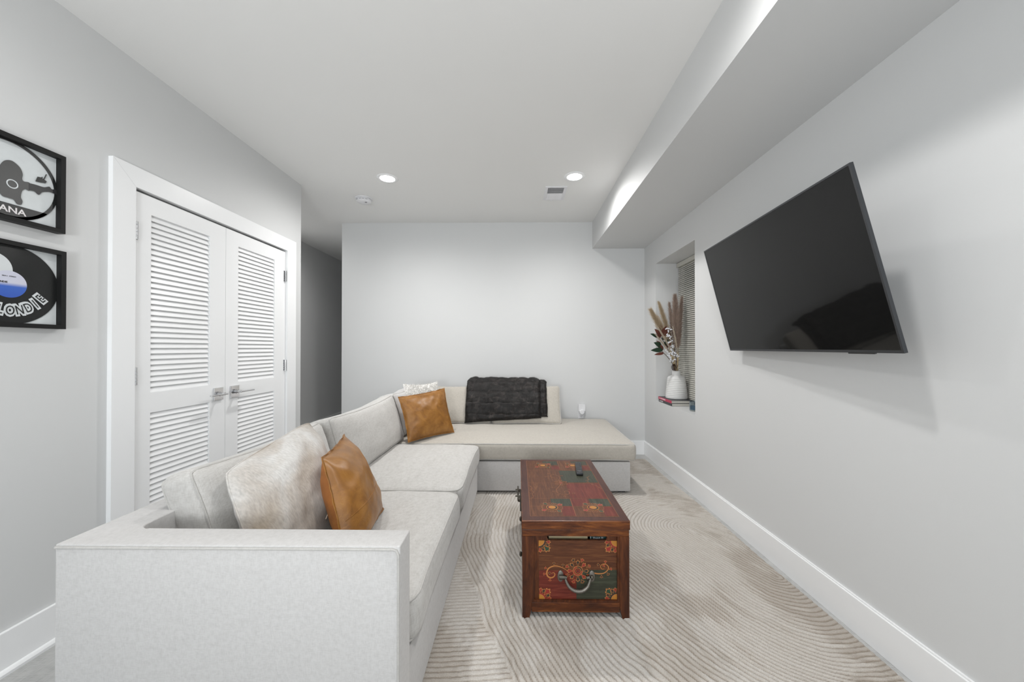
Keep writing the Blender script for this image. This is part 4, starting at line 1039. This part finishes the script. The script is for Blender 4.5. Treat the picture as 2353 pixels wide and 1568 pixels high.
# ------------------------------------------------------------------ framed records
def wallM(y, z, x=LX): return frame3((x, y, z), (0, 1, 0), (0, 0, 1))
def record_frame(yc, zc, kind, label):
    root = empty('framed_record', (LX, yc, zc), label, 'picture')
    h = .162; w = .0165; x0, x1 = LX, LX+.034
    b = B(); o_ = [(yc-h, zc-h), (yc+h, zc-h), (yc+h, zc+h), (yc-h, zc+h)]; i_ = [(yc-h+w, zc-h+w), (yc+h-w, zc-h+w), (yc+h-w, zc+h-w), (yc-h+w, zc+h-w)]
    vs = [(x, p[0], p[1]) for x in (x0, x1) for p in o_]+[(x, p[0], p[1]) for x in (x0, x1) for p in i_]
    fs = []
    for i in range(4):
        j = (i+1) % 4
        fs += [(i, j, 4+j, 4+i), (8+i, 12+i, 12+j, 8+j), (4+i, 4+j, 12+j, 12+i), (i, 8+i, 8+j, j)]
    b.add(vs, fs); b.build('frame', M['frame'], root)
    b = B(); b.box((LX+.001, yc-h+w, zc-h+w), (LX+.012, yc+h-w, zc+h-w)); b.build('backing_card', M['mount'], root)
    vx = LX+.0135
    mp = lambda a, c, l=0: Vector((vx+l, yc+a, zc+c))
    def flat(pts, l0=0, th=.0012):
        n = len(pts); bb = B()
        bb.add([mp(a, c, l0) for a, c in pts]+[mp(a, c, l0+th) for a, c in pts], [tuple(range(n)), tuple(range(n, 2*n))[::-1]]+[(i, (i+1) % n, n+(i+1) % n, n+i) for i in range(n)]); return bb
    R = .1505
    if kind == 'ring':
        # ring
        n = 72; bb = B(); vs = []
        for k in range(n):
            a = 2*math.pi*k/n
            for r in (R, R-.0115):
                for l in (0, .0012): vs.append(mp(r*math.cos(a), r*math.sin(a), l))
        fs = []
        for k in range(n):
            j = (k+1) % n; fs += [(k*4+1, j*4+1, j*4+3, k*4+3), (k*4, k*4+1, j*4+1, j*4), (k*4+2, j*4+2, j*4+3, k*4+3)]
        bb.add(vs, fs); rec = bb.build('record', M['vinyl'], root, origin=(vx, yc, zc))
        # lower solid band
        zb = -.094; a0 = math.asin(zb/R); pts = []
        for k in range(25): a = a0+(-math.pi-2*a0)*k/24; pts.append((R*math.cos(a), R*math.sin(a)))
        flat(pts).build('record_band', M['vinyl'], root, origin=(vx, yc, zc))
        # guitar-shaped cut-out: body lobes, waist, neck, and a peg piece
        def wp(px, py):
            y = 1.916*855/(1191-px)/1.0; return (y-yc+.012, 1.22+(800-py)*y/855-zc)
        flat([(v.x, v.y) for v in spiral([wp(*q) for q in [(-42, 400), (-38, 375), (-25, 358), (-8, 357), (6, 366), (16, 377), (21, 390), (20, 401), (24, 407), (38, 411), (38, 429), (28, 425), (20, 430), (17, 444), (21, 454), (18, 462), (8, 460), (0, 450), (-12, 446), (-28, 440), (-38, 425), (-42, 400)]], 5)[:-1]], .0002).build('guitar_body', mat_plain('grey_vinyl', (.07, .07, .07, 1), .3), root)
        flat([(v.x, v.y) for v in spiral([wp(*q) for q in [(36, 411), (52, 415), (72, 421), (85, 420), (91, 426), (99, 427), (105, 432), (107, 441), (98, 437), (88, 433), (78, 432), (68, 433), (60, 439), (50, 431), (36, 428)]], 5)], .0006).build('guitar_neck', mat_plain('dark_vinyl', (.03, .03, .032, 1), .3), root)
        flat([wp(*q) for q in [(52, 407), (57, 396), (66, 398), (79, 408), (76, 412), (64, 410)]], .0006).build('guitar_head', M['vinyl'], root)
        def w3(px, py): q = wp(px, py); return mp(q[0], q[1], .0012)
        bb = B(); bb.tube([w3(72, 403), w3(78, 391)], .0014, 6); bb.tube([w3(66, 402), w3(68, 397)], .0014, 6); bb.build('tuning_peg', M['vinyl'], root)
        bb = B(); c_ = wp(-4, 413); bb.lathe([(.013, .0002), (.015, .0010), (.017, .0002)], (vx+.0014, yc+c_[0], zc+c_[1]), 'x', 28); bb.build('sound_hole_ring', M['mount'], root)
        text_mesh('NIRVANA', .032, M['ink'], root, 'lettering', wallM(yc+.050, zc-.127, vx+.002), align='RIGHT', offset=.0006, font_scale_x=1.12)
    else:
        n = 96; bb = B(); pts = [(R*math.cos(2*math.pi*k/n), R*math.sin(2*math.pi*k/n)) for k in range(n)]
        flat(pts).build('record', M['vinyl'], root, origin=(vx, yc, zc))
        # cut-out window left of the label
        pts = [(-.10, .0)]
        for k in range(20): a = math.pi*(1-k/19); pts.append((-.045+.055*math.cos(a), .052+.060*math.sin(a)))
        pts.append((.01, .0))
        flat(pts, .0013, .0003).build('cut_out', M['mount'], root)
        bb = B(); bb.add([mp(.0508*math.cos(2*math.pi*k/48), .0508*math.sin(2*math.pi*k/48), .0020) for k in range(48)], [tuple(range(48))]); bb.build('record_label', M['label'], root, origin=(vx, yc, zc), fixn=False)
        text_mesh('SIDE 2   STEREO', .0055, M['black'], root, 'label_print', wallM(yc-.02, zc+.028, vx+.0022))
        text_mesh('BLONDIE', .009, M['black'], root, 'label_print', wallM(yc-.042, zc+.004, vx+.0022), offset=.0002)
        # lettering standing proud along the lower edge
        word = 'BLONDIE'; a0, a1 = -118, -30
        for i, ch in enumerate(word):
            a = deg(a0+(a1-a0)*(i/(len(word)-1)))
            rr = .119; c = Vector((rr*math.cos(a), rr*math.sin(a)+.004)); t_ = (a+math.pi/2)*.8
            ex_ = Vector((0, math.cos(t_), math.sin(t_))); ey_ = Vector((0, -math.sin(t_), math.cos(t_)))
            base_ = mp(c.x, c.y)
            text_mesh(ch, .050, M['mount'], root, 'letter_outline', frame3(base_+Vector((.0020+.0001*i, 0, 0)), ex_, ey_), align='CENTER', offset=.0075, font_scale_x=.66)
            text_mesh(ch, .050, M['vinyl'], root, 'letter', frame3(base_+Vector((.0036, 0, 0)), ex_, ey_), align='CENTER', offset=-.0002, font_scale_x=.66)
    return root
record_frame(1.372, 1.858, 'ring', 'upper black framed record cut out with a guitar shape and band lettering')
record_frame(1.376, 1.460, 'disc', 'lower black framed record with a blue and white label and white outlined lettering')

# ------------------------------------------------------------------ ceiling fixtures
def downlight(x, y, label=None, grp='recessed ceiling lights', lens='lens', power=None):
    root = empty('recessed_light', (x, y, CH), label, 'ceiling light', grp)
    b = B(); b.lathe([(.062, -.004), (.070, -.006), (.086, -.0045), (.090, -.0005), (.090, 0)], (x, y, CH), 'z', 40); b.build('trim_ring', M['trim'], root, smooth=True)
    b = B(); b.lathe([(0, -.0060), (.035, -.0058), (.055, -.0050), (.063, -.004)], (x, y, CH), 'z', 40); b.build('lens', M[lens], root, smooth=True)
    l = bpy.data.lights.new('downlight', 'SPOT'); l.energy = LAMP_W*4 if power is None else power; l.spot_size = math.radians(172); l.spot_blend = 1.0; l.shadow_soft_size = .055; l.color = (1, .988, .972)
    o = bpy.data.objects.new('downlight_lamp', l); C.objects.link(o); o.parent = root; o.location = (0, 0, -.02)
for i, (x, y) in enumerate(LAMPS):
    lab = ['round recessed ceiling light near the smoke detector', 'round recessed ceiling light beside the air vent', 'recessed ceiling light over the near end of the sofa', 'recessed ceiling light above the near end of the rug', 'recessed ceiling light behind the sofa arm', 'recessed ceiling light at the entry side of the room'][i]
    downlight(x, y, lab, power=LAMP_W*(4 if y > 2 else (2.7 if x > 0 else 1.2)))
downlight(-2.62, 4.20, 'dim recessed ceiling light at the mouth of the dark hallway', None, 'lens_dim', 50)
sd = empty('smoke_detector', (-1.496, 3.58, CH), 'round white smoke detector on the ceiling above the hallway corner', 'smoke detector')
b = B(); b.lathe([(.078, 0), (.080, -.003), (.078, -.009), (.068, -.011)], (-1.496, 3.58, CH), 'z', 40); b.build('mounting_plate', M['wplastic'], sd, smooth=40)
b = B(); b.lathe([(.066, -.010), (.070, -.014), (.069, -.032), (.062, -.038), (.030, -.043), (0, -.044)], (-1.496, 3.58, CH), 'z', 40); b.build('housing', M['wplastic'], sd, smooth=40)
b = B()
for a in (230, 262, 285, 310): b.xbox(Matrix.Translation((-1.496+.070*math.cos(deg(a)), 3.58+.070*math.sin(deg(a)), CH-.024)) @ Matrix.Rotation(deg(a+90), 4, 'Z'), (.022, .002, .004))
b.lathe([(.0, -.0455), (.010, -.045), (.010, -.040)], (-1.470, 3.565, CH), 'z', 16)
b.build('vent_slot', mat_plain('grey_slot', (.25, .25, .26, 1), .6), sd)
VX0, VX1, VY0, VY1 = .243, .440, 3.325, 3.630
vt = empty('air_vent', ((VX0+VX1)/2, (VY0+VY1)/2, CH), 'white rectangular ceiling air vent with slanted louvres next to the right-hand light', 'vent')
vt['label'] = 'white rectangular ceiling air vent with slanted louvres beside a recessed light'
b = B(); w = .026
b.box((VX0, VY0, CH-.006), (VX1, VY0+w, CH), 0, .001); b.box((VX0, VY1-w, CH-.006), (VX1, VY1, CH), 0, .001); b.box((VX0, VY0+w, CH-.006), (VX0+w, VY1-w, CH)); b.box((VX1-w, VY0+w, CH-.006), (VX1, VY1-w, CH))
b.box((VX0+w, (VY0+VY1)/2-.008, CH-.006), (VX1-w, (VY0+VY1)/2+.008, CH))
b.build('flange', M['wplastic'], vt)
b = B(); b.box((VX0+w, VY0+w, CH-.001), (VX1-w, VY1-w, CH-.0002)); b.build('duct_shade_sheet', mat_plain('duct_shadow_grey', (.10, .10, .095, 1), .8), vt)  # dark sheet painted for the shade inside the duct, no hole is cut
ym = (VY0+VY1)/2; fin = None
for half, (a0, a1, tilt) in enumerate(((VY0+w, ym-.008, 38), (ym+.008, VY1-w, -38))):
    nf = 9; fin = None
    for k in range(nf):
        y = a0+(a1-a0)*(k+.5)/nf
        if fin is None:
            bb = B(); bb.xbox(Matrix.Rotation(deg(tilt), 4, 'X'), (VX1-VX0-2*w-.002, .0125, .0009)); fin = bb.build('louvre', M['wplastic'], vt, origin=(0, 0, 0)); fin.location = Vector(((VX0+VX1)/2, y, CH-.006))-wloc(vt)
        else: clone(fin, vt, Vector(((VX0+VX1)/2, y, CH-.006))-wloc(vt))
b = B(); b.tube([((VX0+VX1)/2-.02, VY1-.012, CH-.006), ((VX0+VX1)/2-.02, VY1-.012, CH-.016)], .003, 8); b.build('damper_lever', M['wplastic'], vt)

# ------------------------------------------------------------------ wall outlet and plug-in
pl = empty('wall_outlet', (.725, D, .47), 'white wall outlet plate on the back wall behind the chaise', 'outlet')
b = B(); b.box((.690, D-.006, .408), (.750, D, .525), 0, .002); b.build('cover_plate', M['wplastic'], pl)
b = B()
for z in (.440,): 
    for dx in (-.007, .007): b.box((.72+dx-.0012, D-.0068, z-.005), (.72+dx+.0012, D-.0058, z+.004))
    b.tube([(.72, D-.0068, z-.012), (.72, D-.0058, z-.012)], .0025, 8)
b.build('socket_slots', M['black'], pl)
pg = empty('plug_in_device', (.725, D-.02, .52), 'white rounded plug-in device stuck in the wall outlet above the chaise', 'plug-in')
def rrect(cx, cz, w, h, r, y0, y1, n=6):
    pts = []
    for sx, sz, a0 in ((1, 1, 0), (-1, 1, 90), (-1, -1, 180), (1, -1, 270)):
        for k in range(n+1):
            a = deg(a0+90*k/n); pts.append((cx+sx*(w/2-r)+r*math.cos(a), cz+sz*(h/2-r)+r*math.sin(a)))
    m = len(pts); b = B(); b.add([(x, y0, z) for x, z in pts]+[(x, y1, z) for x, z in pts], [tuple(range(m)), tuple(range(m, 2*m))[::-1]]+[(i, (i+1) % m, m+(i+1) % m, m+i) for i in range(m)]); return b
rrect(.725, .537, .078, .078, .012, D-.038, D-.006).build('housing', M['wplastic'], pg, smooth=40)
b = B(); b.lathe([(0, -.052), (.024, -.051), (.028, -.046), (.029, -.006)], (.725, D, .488), 'y', 28); b.build('round_nose', M['wplastic'], pg, smooth=40)

# ------------------------------------------------------------------ niche things
SZ = NZ0
def book_flat(y0, y1, x0, x1, z0, z1, covermat, spinemat, label, txt, tx_size):
    root = empty('book', ((x0+x1)/2, (y0+y1)/2, z0), label, 'book')
    b = B(); t_ = .002
    b.box((x0, y0, z0), (x1, y1, z0+t_)); b.box((x0, y0, z1-t_), (x1, y1, z1)); b.build('cover', covermat, root)
    b = B(); b.box((x0-.0012, y0, z0), (x0+.0015, y1, z1), 0, .0005); b.build('spine', spinemat, root)
    b = B(); b.box((x0+.0015, y0+.004, z0+t_), (x1-.004, y1-.004, z1-t_)); b.build('pages', M['page'], root)
    text_mesh(txt, tx_size, M['ink'], root, 'title', frame3((x0-.0016, y1-.02, (z0+z1)/2-tx_size*.34), (0, -1, 0), (0, 0, 1)), font_scale_x=1.5, offset=.0003)
    return root
book_flat(3.545, 3.875, 1.455, 1.675, SZ, SZ+.026, M['cover'], M['cover'], 'dark spined book at the bottom of the stack on the niche sill', 'L A NOIRE', .014)
book_flat(3.550, 3.880, 1.453, 1.672, SZ+.0265, SZ+.0525, M['cover'], M['pink'], 'pink-red spined book on top of the dark book in the niche', 'L A MODERNE', .017)
VX, VY, VZ = 1.578, 3.735, SZ+.0527
vase = empty('vase', (VX, VY, VZ), 'matt white ribbed ceramic vase on the books in the wall niche', 'vase')
prof = [(0, 0), (.095, 0), (.101, .003), (.1025, .010)]
z = .010; N_ = 11; Ht = .205
for k in range(N_):
    for j in range(6):
        u = (k+j/6)/N_; r = .1015-.0195*u**1.3; prof.append((r+.0020*math.sin(math.pi*j/6)**.7-.0008, .012+(Ht-.012)*u))
prof += [(.080, .209), (.070, .218), (.052, .226), (.042, .231), (.039, .238), (.0395, .272), (.037, .274), (.033, .272), (.032, .2), (0, .19)]
b = B(); b.lathe(prof, (VX, VY, VZ), 'z', 56); b.build('body', M['ceramic'], vase, smooth=50)
cd = empty('candle_jar', (1.548, 3.29, SZ), 'small blue glass candle jar at the front corner of the niche sill', 'candle')
b = B(); b.lathe([(0, .0005), (.038, .0005), (.041, .006), (.042, .088), (.039, .088), (.0385, .012), (0, .010)], (1.548, 3.29, SZ), 'z', 40); b.build('jar', M['glass'], cd, smooth=50)
b = B(); b.lathe([(0, .0125), (.037, .0125), (.0375, .046), (0, .046)], (1.548, 3.29, SZ), 'z', 32); b.build('wax', M['wax'], cd, smooth=50)
# dried stems
NB = Vector((VX, VY, VZ+.20)); NT_ = VZ+.270
def at(px, py, y=3.72): return Vector(((px-1191)/855*y+.002, y, 1.22-(py-800)/855*y))
def stem_path(tip, neck_dx, neck_dy, n=14, bend=.0):
    neck = Vector((VX+neck_dx, VY+neck_dy, NT_)); base = Vector((VX+neck_dx*.1-neck_dx*.5, VY-neck_dy*.5, VZ+.205))
    pts = [base, neck]
    d = (neck-base).normalized()
    for k in range(1, n+1):
        u = k/n; p = neck.lerp(tip, u)+Vector((0, 0, 1))*bend*math.sin(math.pi*u)+Vector((-(tip.x-neck.x)*.15*math.sin(math.pi*u), 0, 0)); pts.append(p)
    return pts
def plume(tip, neck, frac, rad, dens, mat, smat, label, length=.05, group=None, bend=.0, name='pampas_stem', tight=.5):
    pts = stem_path(tip, neck[0], neck[1], bend=bend)
    root = empty(name, pts[0], label, 'dried stem', group)
    b = B(); b.tube(pts, [.0022]*(len(pts)-1)+[.0008], 6); b.build('stem', smat, root)
    sb = B(); n = len(pts)
    i0 = (1-frac)
    for _ in range(dens):
        s = rnd.random()**.9; u = i0+frac*s; f = (1+u*(n-2)); i = min(n-2, int(f)); p = pts[i].lerp(pts[i+1], f-i)
        d = (pts[i+1]-pts[i]).normalized()
        env = math.sin(math.pi*min(1, s*.86+.12))**.7
        a = rnd.uniform(0, 2*math.pi); e = d.orthogonal().normalized(); e2 = d.cross(e)
        out = (e*math.cos(a)+e2*math.sin(a))
        q0 = p+out*rad*env*rnd.uniform(0, .55)
        dirn = (d*(.75+tight)+out*rnd.uniform(.25, 1.15)+Vector((0, 0, -.15))).normalized()
        ln = length*rnd.uniform(.4, 1.0)*(.6+.4*env)
        side = dirn.cross(Vector((rnd.uniform(-1, 1), rnd.uniform(-1, 1), rnd.uniform(-1, 1)))).normalized()*.0010
        q1 = q0+dirn*ln
        sb.add([q0-side, q0+side, q1], [(0, 1, 2)])
    tag(sb.build('plume', mat, root, fixn=False), kind='stuff')
    return root
plume(at(1549, 680, 3.70), (.004, -.01), .70, .052, 6500, M['pampas_a'], M['stem'], 'tall fat mauve-brown pampas plume, widest in the middle of the vase', .055)
plume(at(1565, 684, 3.76), (.018, .006), .66, .034, 3600, M['pampas_a'], M['stem'], 'slim brown pampas plume standing closest to the blind', .045)
plume(at(1536, 697, 3.80), (-.002, .012), .50, .024, 1800, M['pampas_a'], M['stem'], 'faint brown pampas plume behind the fat mauve plume', .045)
plume(at(1512, 696, 3.74), (-.012, .01), .62, .030, 3000, M['pampas_b'], M['stem'], 'upright tan pampas plume rising above the rust leaves', .05)
plume(at(1494, 714, 3.70), (-.018, -.004), .50, .036, 2600, M['pampas_b'], M['stem'], 'feathery golden grass head leaning furthest out of the vase', .075, tight=.9)
plume(at(1504, 745, 3.60), (-.010, -.018), .56, .011, 1500, M['pampas_c'], M['stem'], 'narrow cream grass spike crossing the rust leaves, tallest of the cream ones', .022, tight=1.5)
plume(at(1503, 768, 3.58), (-.015, -.016), .50, .011, 1300, M['pampas_c'], M['stem'], 'narrow cream grass spike lying just below the tallest cream spike', .022, tight=1.5)
plume(at(1516, 765, 3.62), (-.004, -.018), .50, .010, 1300, M['pampas_c'], M['stem'], 'narrow cream grass spike between the rust leaves and the berry stem', .022, tight=1.5)
plume(at(1544, 752, 3.60), (.006, -.02), .55, .010, 1300, M['pampas_c'], M['stem'], 'short cream grass spike between the berries and the mauve plume', .022, tight=1.5)
plume(at(1511, 728, 3.78), (-.01, .014), .40, .012, 900, M['pampas_c'], M['stem'], 'pale grass spike half hidden behind the tan pampas plume', .03, tight=1.4)
# magnolia branches
def mleaf(b_name, root, base_, tip, width, mat):
    base_, tip = Vector(base_), Vector(tip); d = tip-base_; L_ = d.length; d.normalize()
    s = d.cross(Vector((.25, -1, .15))).normalized(); nrm_ = s.cross(d).normalized()
    b = B(); vs = []; n = 10
    for i in range(n+1):
        u = i/n; w_ = width*math.sin(math.pi*u**.8)**.8*.5; c = base_+d*L_*u+nrm_*(.012*math.sin(math.pi*u))
        vs += [c-s*w_+nrm_*.004, c, c+s*w_+nrm_*.004]
    b.add(vs, [(i*3+j, i*3+j+1, (i+1)*3+j+1, (i+1)*3+j) for i in range(n) for j in range(2)])
    o = b.build('leaf', mat, root, fixn=False)
    for f in o.data.polygons: f.use_smooth = True
def branch(label, tip, neck, leaves):
    pts = stem_path(tip, *neck)
    root = empty('magnolia_branch', pts[0], label, 'branch')
    b = B(); b.tube(pts, [.003]*len(pts), 6); b.build('stem', M['brown_stem'], root)
    for (p, q, w_, mt, y) in leaves: mleaf('leaf', root, at(*p, y), at(*q, y-.02), w_, M[mt])
branch('lower magnolia branch with dark green and rust leaves drooping below the cream spikes', at(1519, 808, 3.66), (-.016, -.010),
       [((1521, 805), (1493, 806), .045, 'leaf_green', 3.64), ((1518, 798), (1500, 788), .050, 'leaf_green', 3.65), ((1523, 812), (1501, 816), .028, 'leaf_red', 3.64), ((1522, 804), (1506, 794), .045, 'leaf_red', 3.66), ((1515, 795), (1506, 784), .03, 'leaf_red', 3.67)])
branch('upper magnolia branch with rust-backed leaves above the berries', at(1516, 775, 3.72), (-.006, .004),
       [((1516, 776), (1502, 757), .050, 'leaf_red', 3.70), ((1515, 770), (1515, 743), .040, 'leaf_red', 3.72), ((1518, 774), (1529, 750), .070, 'leaf_red', 3.70), ((1521, 782), (1528, 762), .055, 'leaf_green', 3.73), ((1509, 776), (1492, 768), .035, 'leaf_green', 3.70), ((1514, 782), (1503, 770), .03, 'leaf_red', 3.70), ((1524, 796), (1532, 778), .05, 'leaf_green', 3.74), ((1530, 800), (1536, 785), .04, 'leaf_red', 3.74)])
bs = empty('berry_stem', NB, 'white snowberry stem clustered down the middle of the vase arrangement', 'berry stem')
tip = at(1535, 756, 3.63); pts = stem_path(tip, 0, -.012)
b = B(); b.tube(pts, .0028, 6)
for k in range(90):
    u = rnd.random(); i = 1+int(u*(len(pts)-2)); p = pts[min(i, len(pts)-1)]; q = p+Vector((rnd.uniform(-.05, .05), rnd.uniform(-.03, .02), rnd.uniform(.0, .04))); b.tube([p, q], .0013, 4)
b.build('stem', M['brown_stem'], bs)
bm = bmesh.new(); bmesh.ops.create_icosphere(bm, subdivisions=2, radius=.0062); me = bpy.data.meshes.new('berry'); bm.to_mesh(me); bm.free(); me.materials.append(M['berry'])
for f in me.polygons: f.use_smooth = True
clusters = [(1530, 757), (1536, 757), (1541, 757), (1533, 762), (1531, 770), (1536, 772), (1532, 775), (1538, 777), (1537, 785), (1534, 788), (1541, 783), (1541, 798), (1545, 796), (1540, 804), (1543, 808), (1529, 806), (1532, 811), (1537, 812), (1543, 816), (1547, 818), (1536, 820), (1540, 823), (1548, 826), (1538, 829), (1554, 817), (1556, 820), (1546, 830), (1541, 813), (1534, 816), (1549, 812)]
for (px, py) in clusters:
    for k in range(4):
        o = bpy.data.objects.new('berry', me); C.objects.link(o); o.parent = bs
        o.location = at(px+rnd.uniform(-2.2, 2.2), py+rnd.uniform(-2.2, 2.2), 3.60+rnd.uniform(-.012, .012))-NB; s_ = rnd.uniform(.75, 1.1); o.scale = (s_, s_, s_)
cn = empty('pine_cone', at(1546, 846, 3.69), 'small brown dried seed head low in the vase mouth', 'dried stem')
b = B()
for k in range(150):
    a = k*2.4; u = k/150; r = .020*math.sin(math.pi*(.1+.85*u)); p = at(1546, 852, 3.69)+Vector((r*math.cos(a), r*math.sin(a), u*.062)); d = Vector((math.cos(a), math.sin(a), .5)).normalized()
    s_ = d.cross(Vector((0, 0, 1))).normalized()*.005; b.add([p-s_, p+s_, p+d*.013], [(0, 1, 2)])
b.tube([(VX-.012, VY-.012, VZ+.235), (VX-.024, VY-.022, VZ+.278), at(1546, 848, 3.69), at(1546, 838, 3.69)], .0035, 6)
b.build('scales', M['brown_stem'], cn, fixn=False)
